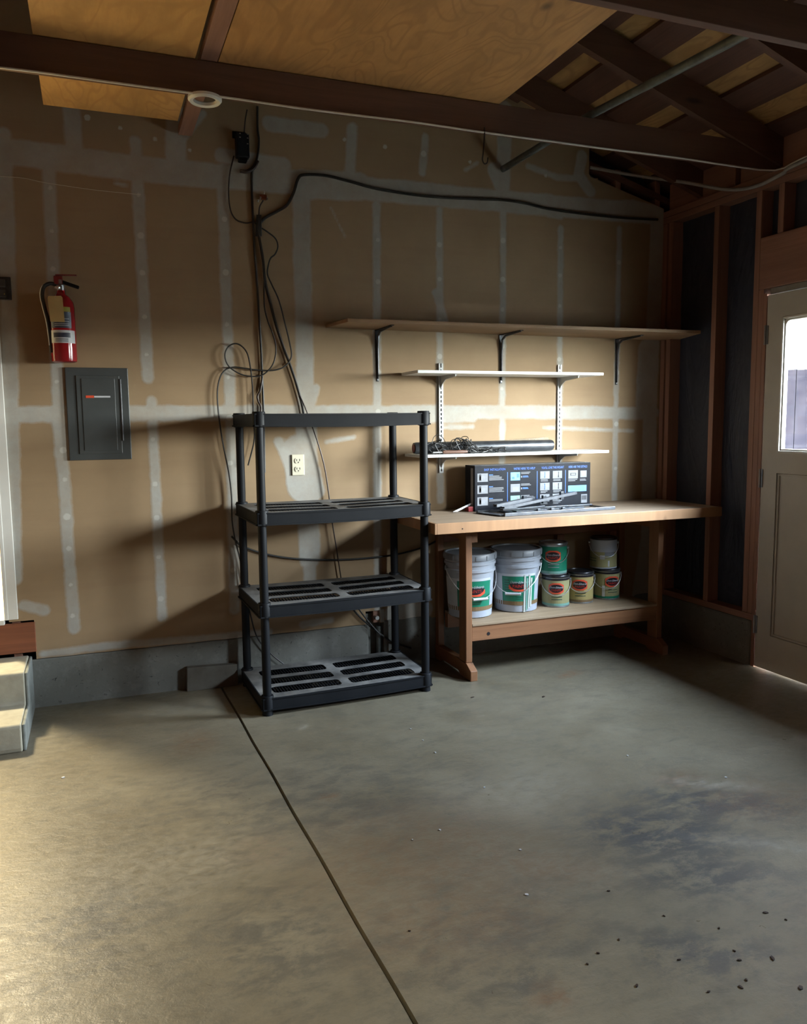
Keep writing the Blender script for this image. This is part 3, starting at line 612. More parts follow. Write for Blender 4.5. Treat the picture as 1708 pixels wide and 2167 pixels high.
hz2 = [(h[0]-.008, h[1]-.003, h[2]) for h in hz]; MB().tube(hz2[1:], .003, 6, smooth=5).build('hose_strap', WHITE, fe, smooth=True, label='pale strip along the hose')
MB().prism([(ex-.052, ey-.074, 2.012), (ex+.002, ey-.071, 2.016), (ex+.008, ey-.070, 2.008), (ex+.012, ey-.072, 1.895), (ex-.050, ey-.076, 1.895), (ex-.057, ey-.075, 2.004)], (0, .001, 0)).build('inspection_tag', TAG, fe, label='tan cardboard tag')
MB().tube([(ex-.022, ey-.073, 2.006), (ex-.018, ey-.05, 2.035), (ex-.008, ey-.02, 2.06)], .0012, 5, smooth=4).build('tag_wire', STEEL, fe)
MB().box((ex-.02, -.016, 1.86), (ex+.02, -.001, 2.07)).build('wall_bracket', DSTEEL, fe)

# ------------------------------------------------------------------ house steps
sp_ = thing('concrete_steps', 'two-step pale concrete stoop at the house door', 'steps', (-.75, -.3, 0))
pr = [(-.0, 0), (-.585, 0), (-.590, .020), (-.588, .115), (-.580, .124), (-.315, .126), (-.306, .135), (-.304, .265), (-.296, .274), (.0, .274)]
b = MB(); b.prism([(-.222, y, z) for y, z in pr], (-1.1, 0, 0)); b.build('steps_body', STEPM, sp_, bevel=.006)
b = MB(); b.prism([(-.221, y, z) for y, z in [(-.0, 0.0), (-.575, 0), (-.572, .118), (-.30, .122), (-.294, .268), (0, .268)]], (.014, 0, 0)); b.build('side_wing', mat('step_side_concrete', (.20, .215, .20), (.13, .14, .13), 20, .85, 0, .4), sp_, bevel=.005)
# board leaning against the stem wall, pipe with valve in the cut-out
solo(MB().prism([(.530, -.008, 0), (.80, -.008, 0), (.80, -.008, .118), (.535, -.008, .128)], (0, -.042, 0)), 'wood_block', mat('weathered_offcut', (.115, .105, .085), (.08, .07, .055), 12, .8), 'short weathered board lying against the concrete curb left of the shelving', 'board', bevel=.003)
vp = thing('water_pipe', 'grey capped pipe stub in the wall cut-out behind the shelving', 'pipe', (1.634, .01, 0))
MB().tube([(1.634, .015, .0), (1.634, .015, .23)], .016, 12).build('pipe_stub', PIPEM, vp, smooth=True)
MB().tube([(1.615, .01, .285), (1.615, -.02, .285)], .012, 12).build('pipe_cap', CHROME, vp, smooth=True)
solo(MB().box((1.640, -.004, .255), (1.662, .01, .33)), 'wood_cleat', mat('grey_cleat', (.36, .34, .30), None, 9, .7), 'small pale cleat at the edge of the wall cut-out behind the shelving', 'wood strip')

# ------------------------------------------------------------------ plastic shelving unit
su = thing('plastic_shelving', 'black plastic four-tier shelving unit standing against the wall', 'shelving unit', (1.28, -.30, 0))
FLc, FRc, BLc, BRc = Vector((.858, -.553, 0)), Vector((1.704, -.522, 0)), Vector((.848, -.072, 0)), Vector((1.705, -.068, 0))
def uv(u, v): return FLc*(1-u)*(1-v)+FRc*u*(1-v)+BLc*(1-u)*v+BRc*u*v
def P2(u, v, z): p = uv(u, v); return Vector((p.x, p.y, z))
def rrect(u0, u1, v0, v1, ru, rv, n=3):
    out = []
    for (cu, cv, a0_) in ((u1-ru, v0+rv, -90), (u1-ru, v1-rv, 0), (u0+ru, v1-rv, 90), (u0+ru, v0+rv, 180)):
        for i in range(n+1):
            a_ = math.radians(a0_+90*i/n); out.append((cu+ru*math.cos(a_), cv+rv*math.sin(a_)))
    return out
def sag(u, v): return -.006*math.sin(math.pi*min(max(u, 0), 1))
def holed(outer, holes, z, th):
    bm = bmesh.new(); es = []
    for lp in [outer]+holes:
        vs = [bm.verts.new((a_, b_, 0)) for a_, b_ in lp]; es += [bm.edges.new((vs[i], vs[(i+1) % len(vs)])) for i in range(len(vs))]
    bmesh.ops.triangle_fill(bm, edges=es, use_beauty=True)
    bm.verts.ensure_lookup_table(); bm.verts.index_update()
    vs = [tuple(v.co) for v in bm.verts]; fs = [tuple(v.index for v in f_.verts) for f_ in bm.faces]; be = [tuple(v.index for v in e.verts) for e in bm.edges if len(e.link_faces) == 1]; bm.free()
    b = MB(); n = len(vs)
    b.v = [P2(a_, b_, z+sag(a_, b_)) for a_, b_, _ in vs]+[P2(a_, b_, z-th+sag(a_, b_)) for a_, b_, _ in vs]
    b.f = fs+[tuple(i+n for i in reversed(f_)) for f_ in fs]+[(i, j, j+n, i+n) for i, j in be]
    return b
UO, VO = .030, .045
slots = [(u0, u1, v0, v1) for (u0, u1) in ((.055, .475), (.535, .955)) for (v0, v1) in ((.10, .30), (.40, .60), (.70, .90))]
for ti, z in enumerate((.088, .545, .990, 1.455)):
    tier = holed(rrect(-UO, 1+UO, -VO, 1+VO, .03, .05), [rrect(a_, b_, c_, d_, .022, .05) for a_, b_, c_, d_ in slots], z, .004).build('shelf_tier', DUSTP, su, bevel=.001)
    sk = MB()
    for (p, q) in (((-UO, -VO), (1+UO, -VO)), ((1+UO, -VO), (1+UO, 1+VO)), ((1+UO, 1+VO), (-UO, 1+VO)), ((-UO, 1+VO), (-UO, -VO))):
        A, B = P2(*p, 0), P2(*q, 0); N = 8
        nrm = (B-A).normalized().cross(Vector((0, 0, 1)))
        for zz, hh, off, th in ((z-.0285, .050, 0, .004), (z-.056, .007, .003, .010), (z-.002, .006, .002, .006)):
            for i in range(N):
                a_, b_ = A.lerp(B, i/N), A.lerp(B, (i+1)/N); ua, ub = p[0]+(q[0]-p[0])*i/N, p[0]+(q[0]-p[0])*(i+1)/N
                a_ = a_+nrm*off+Vector((0, 0, zz+sag(ua, 0))); b_ = b_+nrm*off+Vector((0, 0, zz+sag(ub, 0))); sk.bar(a_, b_, th, hh)
    sk.build('rim', BLKP, tier)
    for a_, b_, c_, d_ in slots:
        g = MB(); N = 24
        for i in range(1, N):
            u = a_+(b_-a_)*i/N; g.bar(P2(u, c_, z-.008+sag(u, 0)), P2(u, d_, z-.008+sag(u, 0)), .0035, .008)
        for v_ in (c_+(d_-c_)*.5,): g.bar(P2(a_, v_, z-.014), P2(b_, v_, z-.014), .003, .006)
        g.build('grille', BLKP, tier)
    for u, v in ((0, 0), (1, 0), (0, 1), (1, 1)):
        c_ = P2(u, v, 0); MB().lathe([(.024, z-.064), (.031, z-.060), (.031, z+.006), (.029, z+.010), (.022, z+.010)], c_, 20).build('corner_collar', BLKP, tier, smooth=True)
for u, v in ((0, 0), (1, 0), (0, 1), (1, 1)):
    c_ = P2(u, v, 0); fz = .0
    MB().lathe([(.026, fz), (.026, .012), (.022, .03)], c_, 20).build('foot', BLKP, su, smooth=True)
    for z0, z1 in ((.098, .481), (.555, .926), (1.0, 1.391)):
        MB().lathe([(.0205, z0-.005), (.0215, z0+.05), (.0205, z1+.005)], c_, 18).build('post', BLKP, su, smooth=True)

# ------------------------------------------------------------------ workbench
wb = thing('workbench', 'wooden workbench with a thick top and a low shelf in the corner', 'workbench', (2.65, -.3, 0))
BT = .893
MB().box((1.742, -.588, BT-.046), (3.575, -.004, BT)).build('bench_top', BTOP, wb, bevel=.002)
MB().box((1.742, -.600, BT-.056), (3.578, -.589, BT)).build('front_edge', BEDGE, wb, bevel=.0015); MB().box((1.730, -.60, BT-.056), (1.7415, -.004, BT)).build('side_edge', BEDGE, wb, bevel=.0015)
for x in (1.985, 3.262):
    MB().box((x, -.430, .088), (x+.038, -.341, BT-.047)).build('leg', BW[2], wb, bevel=.003); MB().box((x, -.052, .088), (x+.038, -.008, BT-.047)).build('leg', BW[2], wb, bevel=.003)
    MB().prism([(x-.002, -.492, 0), (x-.002, -.36, 0), (x-.002, -.33, .02), (x-.002, -.11, .02), (x-.002, -.08, 0), (x-.002, -.006, 0), (x-.002, -.006, .087), (x-.002, -.435, .087), (x-.002, -.492, .055)], (.042, 0, 0)).build('foot', BW[1], wb, bevel=.003)
    MB().box((x+.038, -.42, BT-.140), (x+.076, -.02, BT-.047)).build('cross_brace', BW[1], wb, bevel=.002)
for x in (2.80, 3.19): MB().box((x, -.045, .31), (x+.05, -.008, BT-.19)).build('rear_post', FR[2], wb)
MB().box((2.0, -.045, BT-.187), (3.30, -.008, BT-.047)).build('rear_apron', FR[0], wb, bevel=.002)
SZ = .302
MB().box((2.024, -.431, SZ-.013), (3.262, -.06, SZ)).build('low_shelf', SHP, wb, bevel=.0015)
MB().box((2.024, -.425, SZ-.098), (3.262, -.387, SZ-.0135)).build('shelf_apron', BW[0], wb, bevel=.002); MB().box((2.024, -.10, SZ-.098), (3.262, -.062, SZ-.0135)).build('shelf_apron', BW[0], wb)
e = at(1034, 1341, 1, -.426); MB().tube([(e.x, -.424, e.z), (e.x, -.4262, e.z)], .010, 14).build('bolt_hole', PRB, wb)
e = at(979, 1119, 1, -.60); MB().tube([(e.x, -.599, e.z), (e.x, -.6007, e.z)], .0035, 10).build('nail_hole', PRB, wb)

# ------------------------------------------------------------------ wooden wall shelf on brackets
ws = thing('wooden_wall_shelf', 'long brown board shelf on three grey brackets, topmost shelf', 'shelf', (2.45, -.15, 1.92))
zl, zr = 1.926, 1.917
MB().prism([(1.345, -.004, zl), (1.385, -.285, zl), (3.545, -.415, zr), (3.66, -.10, zr), (3.57, -.004, zr)], (0, 0, .018)).build('shelf_board', SHB, ws, bevel=.001)
for x in (1.643, 2.424, 3.248):
    zz = zl+(zr-zl)*(x-1.35)/2.2-.001; br_ = MB()
    br_.prism([(x-.011, -.004, zz), (x+.011, -.004, zz), (x+.009, -.255, zz), (x-.009, -.255, zz)], (0, 0, -.004))
    br_.prism([(x-.013, -.001, zz), (x+.013, -.001, zz), (x+.007, -.001, zz-.285), (x-.007, -.001, zz-.285)], (0, -.004, 0))
    br_.tube([(x, -.012, zz-.27), (x, -.010, zz-.10), (x, -.022, zz-.03), (x, -.06, zz-.012), (x, -.24, zz-.006)], [.004, .007, .008, .007, .004], 8)
    br_.build('bracket', DSTEEL, ws, bevel=.001)
    MB().tube([(x, -.005, zz-.275), (x, -.0085, zz-.275)], .005, 10).build('screw', STEEL, ws)

# ------------------------------------------------------------------ white shelf system
sy = thing('white_shelf_system', 'pair of white shelves on two slotted wall standards', 'shelf', (2.42, 0, 1.11))
for x, z0, z1 in ((2.028, 1.112, 1.746), (2.826, 1.112, 1.750)):
    b = MB(); b.box((x-.013, -.004, z0), (x+.013, -.001, z1)).box((x-.013, -.013, z0), (x-.010, -.001, z1)).box((x+.010, -.013, z0), (x+.013, -.001, z1)).box((x-.0125, -.0135, z0), (x-.004, -.0115, z1)).box((x+.004, -.0135, z0), (x+.0125, -.0115, z1)); b.build('standard', WMET, sy)
    s_ = MB()
    for k in range(int((z1-z0)/.025)): s_.box((x-.004, -.0136, z0+k*.025), (x+.004, -.0118, z0+k*.025+.009))
    s_.build('standard_rungs', WMET, sy)
    for zt in (1.672, 1.213):
        MB().prism([(x-.002, -.012, zt), (x-.002, -.215, zt), (x-.002, -.215, zt-.012), (x-.002, -.08, zt-.022), (x-.002, -.035, zt-.045), (x-.002, -.012, zt-.075)], (.0045, 0, 0)).build('shelf_bracket', WMET, sy, bevel=.001)
        MB().box((x-.006, -.22, zt-.003), (x+.006, -.012, zt)).build('shelf_bracket', WMET, sy)
MB().box((1.785, -.255, 1.673), (2.975, -.008, 1.689)).build('shelf_board', WMEL, sy, bevel=.001)
MB().box((1.800, -.255, 1.214), (3.022, -.008, 1.230)).build('shelf_board', WMEL, sy, bevel=.001)

# on the lower white shelf
sb = thing('sound_bar', 'long black cylindrical bar lying on the lower white shelf', 'speaker', (2.25, -.16, 1.231))
MB().tube([(1.800, -.150, 1.2645), (1.812, -.150, 1.2645), (2.678, -.150, 1.2645), (2.689, -.150, 1.2645)], [.030, .033, .033, .030], 24).build('bar_body', DSTEEL, sb, smooth=True)
MB().tube([(1.797, -.150, 1.2645), (1.7995, -.150, 1.2645)], .022, 20).build('end_cap', REDM, sb, label='dull red end ring')
b = MB().tube([(2.05, -.075, 1.262), (2.3, -.072, 1.268), (2.6, -.068, 1.272), (2.70, -.068, 1.274)], [.018, .026, .036, .040], 20, cap=False)
solo(b, 'clear_plastic_sleeve', BAG, 'crumpled clear plastic sleeve behind the black bar on the white shelf', 'plastic sleeve', smooth=True)
ct = thing('wire_tangle', 'tangle of thin black wires heaped on the lower white shelf', 'wires', (2.03, -.21, 1.231))
for k in range(13):
    x = random.uniform(1.86, 2.12); pts = [Vector((x, random.uniform(-.25, -.20), 1.234))]
    for j in range(7):
        x += random.uniform(-.05, .085); x = min(max(x, 1.85), 2.33); hmx = .085 if x < 2.15 else .03
        pts.append(Vector((x, random.uniform(-.245, -.195), 1.236+random.random()*hmx)))
    pts.append(Vector((min(x+.05, 2.36), random.uniform(-.25, -.21), 1.234)))
    MB().tube(pts, .0022 if k % 3 else .003, 5, smooth=6).build('wire', BLKR, ct, smooth=True)
pts = [Vector((1.87, -.24, 1.29)), Vector((1.885, -.235, 1.325)), Vector((1.91, -.235, 1.338)), Vector((1.94, -.235, 1.32)), Vector((1.97, -.235, 1.28)), Vector((2.05, -.24, 1.25))]
MB().tube(pts, .002, 5, smooth=8).build('wire', BLKR, ct, smooth=True)
hn = thing('brown_handled_tool', 'brown handled hand tool lying before the wire tangle', 'tool', (2.0, -.247, 1.231))
MB().tube([(1.935, -.243, 1.242), (1.95, -.243, 1.242), (2.02, -.243, 1.242), (2.05, -.243, 1.242), (2.085, -.243, 1.242)], [.008, .011, .009, .011, .007], 14).build('handle', mat('brown_plastic', (.16, .085, .06), None, 12, .45), hn, smooth=True)
MB().tube([(1.875, -.243, 1.242), (1.935, -.243, 1.242)], .004, 10).build('shaft', CHROME, hn, smooth=True)

# ------------------------------------------------------------------ carton and steel mount on the bench
cb = thing('mount_carton', 'black printed carton for a wall mount standing on the bench', 'box', (2.55, -.13, BT))
bx0, bx1, by0, by1, bz0, bz1 = 2.158, 2.938, -.188, -.062, BT+.001, BT+.264
MB().box((bx0, by0, bz0), (bx1, by1, bz1)).build('carton_body', BOXB, cb, bevel=.002)
MB().box((bx0+.004, by0+.004, bz1), (bx1-.004, by1-.004, bz1+.0006)).build('top_tape', mat('worn_tape', (.35, .36, .38), (.15, .15, .16), 30, .3), cb)
MB().box((bx0-.0008, by0+.02, bz0+.004), (bx0, by0+.05, bz1-.015)).build('side_label', PRG, cb)
LW, LH = bx1-bx0, bz1-bz0
def fp(u, v): return bx0+u*LW, bz1-v*LH                    # u right, v down on the printed face
def fbox(u0, v0, u1, v1, m, name='printed_panel', lay=1, parent=cb):
    x0, z0 = fp(u0, v0); x1, z1 = fp(u1, v1); return MB().box((x0, by0-.0006*lay, z1), (x1, by0-.0006*(lay-1)+.0001, z0)).build(name, m, parent)
BXW = mat('carton_print_white', (.26, .265, .28), (.21, .22, .23), 9, .7); BXW.node_tree.nodes['Principled BSDF'].inputs['Specular IOR Level'].default_value = .2
def ftext(u, v, s, size, m, squash=.72, name='printed_heading'):
    vs, fs = text_mb(s, size, 0, squash); x0, z0 = fp(u, v)
    MB().add([(x0+p.x, by0-.0008-p.z, z0+p.y) for p in vs], fs).build(name, m, cb)
for (u, s_) in ((.165, 'EASY INSTALLATION'), (.415, "WE'RE HERE TO HELP"), (.66, "YOU'LL LOVE THIS MOUNT"), (.885, 'HERE ARE THE DETAILS')): ftext(u, .095, s_, .019, PRBL, .78 if len(s_) < 19 else .66)
for u in (.272, .525, .775): fbox(u-.0022, .16, u+.0022, .86 if u < .6 else .7, PRBL, 'divider_line')
def lines(u0, v0, n, wmax, mlast=BXW):
    for i in range(n): fbox(u0, v0+i*.028, u0+wmax*random.uniform(.6, 1), v0+i*.028+.014, mlast, 'text_line')
pic = []
for v in (.17, .43, .69):
    pc = fbox(.022, v, .108, v+.185, BXW, 'picture'); fbox(.04, v+.06, .085, v+.14, PRG, 'picture_detail', 2, pc); fbox(.036, v+.02, .052, v+.16, PRB, 'picture_detail', 2, pc); fbox(.06, v+.075, .1, v+.095, PRG, 'picture_detail', 3, pc)
    fbox(.118, v+.03, .15, v+.048, PRBL, 'text_line'); lines(.118, v+.06, 4 if v < .6 else 2, .13)
for i, v in enumerate((.17, .43, .69)):
    pc = fbox(.298, v, .378, v+.18, (PRSK, BXW, LMNT)[i], 'picture')
    if i == 1: fbox(.312, v+.07, .366, v+.15, PRG, 'picture_detail', 2, pc)
    else: fbox(.31, v+.1, .33, v+.15, (PRBL, PRG)[i > 0], 'picture_detail', 2, pc); fbox(.35, v+.03, .37, v+.12, (PRBL, BXW)[i > 0], 'picture_detail', 2, pc)
    lines(.386, v+.0, 2, .115); fbox(.386, v+.085, .396, v+.125, BXW, 'text_line'); fbox(.402, v+.085, .445, v+.1, PRBL, 'text_line'); fbox(.402, v+.108, .45, v+.12, PRBL, 'text_line')
for i, v in enumerate((.17, .43, .69)):
    for j, u in enumerate((.552, .662)):
        pc = fbox(u, v, u+.082, v+.17, BXW, 'picture'); fbox(u+.02, v+.05, u+.065, v+.11, PRG, 'picture_detail', 2, pc); fbox(u+.028, v+.065, u+.056, v+.098, BXW, 'picture_detail', 3, pc); fbox(u+.038+.01*j, v+.02, u+.043+.01*j, v+.15, (PRBL, PRB)[j], 'picture_detail', 4, pc)
        lines(u+.004, v+.185, 2, .075)
pc = fbox(.800, .17, .886, .36, BXW, 'picture'); fbox(.818, .235, .868, .29, PRB, 'picture_detail', 2, pc); fbox(.824, .245, .862, .28, BXW, 'picture_detail', 3, pc); lines(.80, .375, 2, .09)
pc = fbox(.908, .185, .965, .34, BXW, 'picture'); fbox(.92, .22, .955, .30, PRG, 'picture_detail', 2, pc); lines(.905, .375, 2, .08)
fbox(.80, .52, .965, .66, PRSK, 'blue_banner')
for k in range(3): fbox(.82, .555+k*.03, .945, .562+k*.03, PRBL, 'text_line', 2)
pc = fbox(.918, .73, .972, .93, BXW, 'barcode')
for k in range(9): fbox(.924+k*.005, .76, .9265+k*.005, .86, PRB, 'bar', 2, pc)
mp_ = thing('mount_plate', 'flat dark steel frame plate lying on the bench before the carton', 'mount plate', (2.56, -.36, BT))
Q = [Vector((2.195, -.475, 0)), Vector((2.935, -.440, 0)), Vector((2.925, -.225, 0)), Vector((2.135, -.262, 0))]
def qp(u, v, z): p = Q[0]*(1-u)*(1-v)+Q[1]*u*(1-v)+Q[2]*u*v+Q[3]*(1-u)*v; return Vector((p.x, p.y, BT+z))
def qbar(u0, v0, u1, v1, w, h, z): return MB().bar(qp(u0, v0, z), qp(u1, v1, z), w, h)
qbar(0, 0, 1, 0, .016, .018, .010).build('front_rail', SLVR, mp_, bevel=.002); qbar(0, 1, 1, 1, .016, .014, .008).build('rear_rail', DSTEEL, mp_, bevel=.002)
for u in (0.01, .20, .38, .60, .80, .99): qbar(u, .05, u, .95, .05 if 0 < u < .9 else .02, .005, .006).build('cross_strap', DSTEEL, mp_, bevel=.001)
qbar(.2, .5, .8, .5, .05, .005, .0125).build('centre_plate', DSTEEL, mp_, bevel=.001)
for u in (.36, .48, .58): 
    MB().box(tuple(qp(u, .3, .009)), tuple(qp(u, .3, .009)+Vector((.02, .012, .014)))).build('tab', SLVR, mp_, bevel=.002)
for i, (p, q, lab) in enumerate((((2.245, -.365, BT+.040), (2.775, -.275, BT+.098), 'long slotted grey steel rail propped across the dark frame plate'), ((2.215, -.33, BT+.052), (2.50, -.262, BT+.078), 'short grey steel rail lying behind the longer slotted rail'))):
    am = thing('slotted_rail', lab, 'metal rail', p); p, q = Vector(p), Vector(q)
    MB().bar(p, q, .030, .003).build('arm_web', SLVR, am); d_ = (q-p).normalized().cross(Vector((0, 0, 1))).normalized()*.014
    MB().bar(p+d_+Vector((0, 0, -.007)), q+d_+Vector((0, 0, -.007)), .003, .014).bar(p-d_+Vector((0, 0, -.007)), q-d_+Vector((0, 0, -.007)), .003, .014).build('arm_flange', SLVR, am)
    s_ = MB()
    for k in range(1, 9): c_ = p.lerp(q, k/9.5); s_.bar(c_, c_+(q-p).normalized()*.026, .009, .0042)
    s_.build('arm_slots', PRB, am)
    for k in ((.55, .8) if i == 0 else (.75,)):
        c_ = p.lerp(q, k); MB().box((c_.x-.012, c_.y-.012, c_.z-.03), (c_.x+.012, c_.y+.008, c_.z+.018)).build('hook_tab', DSTEEL, am, bevel=.003)
b = thing('spare_bracket', 'black steel bracket under the left end of the slotted rails', 'bracket', (2.27, -.35, BT+.012))
MB().box((2.235, -.385, BT+.020), (2.33, -.345, BT+.034)).build('bracket_body', DSTEEL, b, bevel=.003); MB().bar((2.33, -.36, BT+.024), (2.52, -.35, BT+.030), .018, .010).build('bracket_bar', DSTEEL, b, bevel=.002)
lf = thing('folded_strip', 'white paper strip with a red end at the left foot of the carton', 'paper', (2.10, -.12, BT))
MB().prism([at(958, 1083, 1, -.16), at(968, 1083, 1, -.16), at(1001, 1066, 1, -.16), at(998, 1064, 1, -.16)], (0, .003, 0)).build('strip', LWHT, lf)
e = at(997, 1076, 1, -.17); MB().box((e.x-.022, -.18, BT+.001), (bx0-.002, -.13, BT+.030)).build('red_end', REDM, lf, bevel=.003, label='dull red end piece')

# ------------------------------------------------------------------ paint containers
def bent(mbv, cx, cy, R, zc, t0, lift): return [Vector((cx+(R+lift+p.z)*math.sin(t0+p.x/R), cy-(R+lift+p.z)*math.cos(t0+p.x/R), zc+p.y)) for p in mbv]
def plate(w, h, shape, n=26):
    vs, fs = [], []; pts = []
    for i in range(n+1):
        u = -1+2*i/n
        hh = math.sqrt(max(0, 1-u*u)) if shape == 'oval' else (1 if shape == 'rect' else min(1, .62+.75*(1-abs(u))))
        pts.append((u*w/2, hh*h/2))
    for x, hh in pts: vs += [Vector((x, -hh, 0)), Vector((x, hh, 0)), Vector((x, -hh, .0005)), Vector((x, hh, .0005))]
    for i in range(n): a_ = i*4; c_ = a_+4; fs += [(a_+2, c_+2, c_+3, a_+3), (a_, a_+1, c_+1, c_), (a_+1, a_+3, c_+3, c_+1), (a_, c_, c_+2, a_+2)]
    return vs, fs
def emblem(par, cx, cy, R, zc, t0, s):
    def put(pl_v, m, name, dz, lift, parent): vs, fs = pl_v; return MB().add(bent([Vector((v.x, v.y+dz, v.z)) for v in vs], cx, cy, R, zc, t0, lift), fs).build(name, m, parent)
    e_ = put(plate(s*1.12, s*.80, 'hex'), PRO, 'emblem', 0, .0010, par)
    put(plate(s*1.02, s*.60, 'oval'), PRB, 'emblem_oval', 0, .0017, e_)
    put(text_mb('Dunn-Edwards', s*.20, .45, .80), PRW, 'emblem_script', s*.085, .0024, e_)
    put(text_mb('PAINTS', s*.23, 0, .95), PRR, 'emblem_word', -s*.135, .0024, e_)
    return e_
def face_t(cx, cy): return math.atan2(CP.x-cx, -(CP.y-cy))
def bail(par, cx, cy, R, ztop, drop, t0, m=CHROME, grip=None):
    a_, b_ = Vector((math.cos(t0), math.sin(t0), 0)), Vector((math.sin(t0), -math.cos(t0), 0)); pts = []
    for i in range(17):
        k = math.pi*i/16; pts.append(Vector((cx, cy, ztop))-a_*((R+.008)*math.cos(k))+b_*((R+.008)*math.sin(k)*1.0)-Vector((0, 0, drop*math.sin(k)**1.0)))
    MB().tube(pts, .0022, 7).build('bail_handle', m, par, smooth=True)
    for s_ in (-1, 1):
        c_ = Vector((cx, cy, ztop))+a_*(s_*R); MB().tube([c_, c_+a_*(s_*.010)], .010, 12).build('handle_ear', m if m != CHROME else CANM, par, smooth=True)
    if grip: c_ = pts[8]; MB().tube([c_-a_*.045, c_+a_*.045], .008, 10).build('grip', grip, par, smooth=True)
def pail(cx, cy, label, lid, drip=False, tt=0):
    t = thing('paint_bucket', label, 'paint bucket', (cx, cy, SZ)); z = SZ; t0 = face_t(cx, cy)+tt
    MB().lathe([(.118, z+.001), (.124, z+.006), (.136, z+.24), (.139, z+.262), (.147, z+.264), (.147, z+.278), (.140, z+.282), (.141, z+.302), (.148, z+.304), (.148, z+.316), (.142, z+.319), (.143, z+.335)], (cx, cy, 0), 40).build('bucket_body', BUCK, t, smooth=True)
    l_ = MB().lathe([(.144, z+.330), (.153, z+.332), (.153, z+.362), (.148, z+.368), (.140, z+.368), (.138, z+.360), (0.001, z+.360)], (cx, cy, 0), 40, cap=False).build('lid', lid, t, smooth=True)
    for k in range(14):
        a_ = k*2*math.pi/14; MB().bar((cx+.1535*math.cos(a_), cy+.1535*math.sin(a_), z+.334), (cx+.1535*math.cos(a_), cy+.1535*math.sin(a_), z+.358), .004, .003, (math.cos(a_), math.sin(a_), 0)).build('lid_tab', lid, l_)
    cone = lambda zz: .124+.012*(zz-z-.006)/.234
    def cband(z0, z1, ta, tb, m, name, lf_=.001):
        b = band(cx, cy, 1.0, z0, z1, ta, tb, 24, .0005)
        for v in b.v:
            dx, dy = v.x-cx, v.y-cy; r_ = math.hypot(dx, dy); rn = cone(v.z)+lf_+(r_-1.0); v.x = cx+dx/r_*rn; v.y = cy+dy/r_*rn
        return b.build(name, m, t)
    cband(z+.068, z+.215, t0-.62, t0+.95, LGRN, 'label_band'); cband(z+.045, z+.068, t0-1.6, t0+1.5, LBRN, 'label_stripe', .0012); cband(z+.045, z+.228, t0-1.6, t0-.625, LWHT, 'label_side'); cband(z+.216, z+.23, t0-.62, t0+.95, LWHT, 'label_top')
    if drip:
        for k in range(4): cband(z+.004+.01*k, z+.225-.02*(k % 2), t0+.36+.11*k, t0+.44+.11*k, (DRIP, LMNT, DRIP, DRIP)[k], 'paint_drip', .003)
    for k in range(5): cband(z+.19-.014*k, z+.195-.014*k, t0-.5, t0-.28, PRDG, 'text_line', .0022)
    for k in range(3): cband(z+.105-.012*k, z+.109-.012*k, t0+.0, t0+.42, PRDG, 'text_line', .0022)
    emblem(t, cx, cy, cone(z+.165), z+.172, t0+.16, .112)
    bail(t, cx, cy, .143, z+.285, .168, t0+(.35 if not drip else -.1), CHROME, PRW)
    return t
pail(2.120, -.202, 'white bucket of paint with green label behind the left bench leg', BUCKG, False, .05)
pail(2.432, -.180, 'white bucket of paint with dried drips, second from the left under the bench', BUCKG, True, .0)
def can(cx, cy, z, label, lab, strip, emb, kind, tt=0.0, bl=CHROME, R=.0825, H=.192):
    t = thing('paint_can', label, 'paint can', (cx, cy, z)); t0 = face_t(cx, cy)+tt
    MB().lathe([(R-.004, z+.0005), (R, z+.002), (R, z+.006), (R-.002, z+.008), (R-.002, z+H-.02), (R, z+H-.018), (R+.001, z+H-.012)], (cx, cy, 0), 36).build('can_body', CANM if kind != 'poly' else BUCK, t, smooth=True)
    MB().lathe([(R+.0005, z+H-.014), (R+.003, z+H-.012), (R+.003, z+H-.003), (R+.001, z+H), (R-.006, z+H), (R-.009, z+H-.006), (R-.02, z+H-.006), (R-.022, z+H-.003), (.001, z+H-.003)], (cx, cy, 0), 36, cap=False).build('lid', {'dark': CAND, 'silver': CANM, 'poly': CAND}[kind], t, smooth=True)
    lb = band(cx, cy, R-.0015, z+.012, z+H-.022, t0-2.4, t0+2.2, 32).build('label_band', lab, t)
    if kind == 'dark': band(cx, cy, R-.0008, z+H-.030, z+H-.014, t0-3.1, t0+3.1, 36).build('label_top', PRB, t)
    band(cx, cy, R-.0008, z+.010, z+.024, t0-2.4, t0+2.2, 32).build('label_stripe', strip, t)
    if emb: emblem(t, cx, cy, R, z+H*.60, t0+emb-1, .082)
    for k in range(2): band(cx, cy, R-.0005, z+.062-.016*k, z+.066-.016*k, t0+emb-1-.35, t0+emb-1+.45, 8).build('text_line', PRDG if lab != LGRN else PRG, t)
    bail(t, cx, cy, R, z+H-.035, .085, t0+.12, bl); return t
can(2.694, -.200, SZ, 'dented khaki paint can with mint drips, lower can of the left stack', LTAN, LMNT, 1.05, 'dark')
can(2.682, -.188, SZ+.194, 'green labelled paint can on top of the left stack', LGRN, LMNT, 1.0, 'silver', 0.0)
can(2.885, -.170, SZ, 'clean khaki and orange paint can with silver lid, standing alone', LTN2, LBRN, 1.0, 'dark', .0)
c3 = can(3.092, -.150, SZ, 'khaki paint can with emblem turned right, lower can of the right stack', LTAN, LGRN, 1.55, 'dark', -.05)
c4 = can(3.075, -.140, SZ+.194, 'khaki paint can smeared with white paint on top of the right stack', LTAN, LTAN, 0, 'poly', 0.0)
tt = face_t(3.075, -.14)
band(3.075, -.14, .0815, SZ+.194+.105, SZ+.194+.172, tt-2, tt+1.6, 32).build('paint_smear', BUCK, c4, label='pale grey paint running down from the rim')
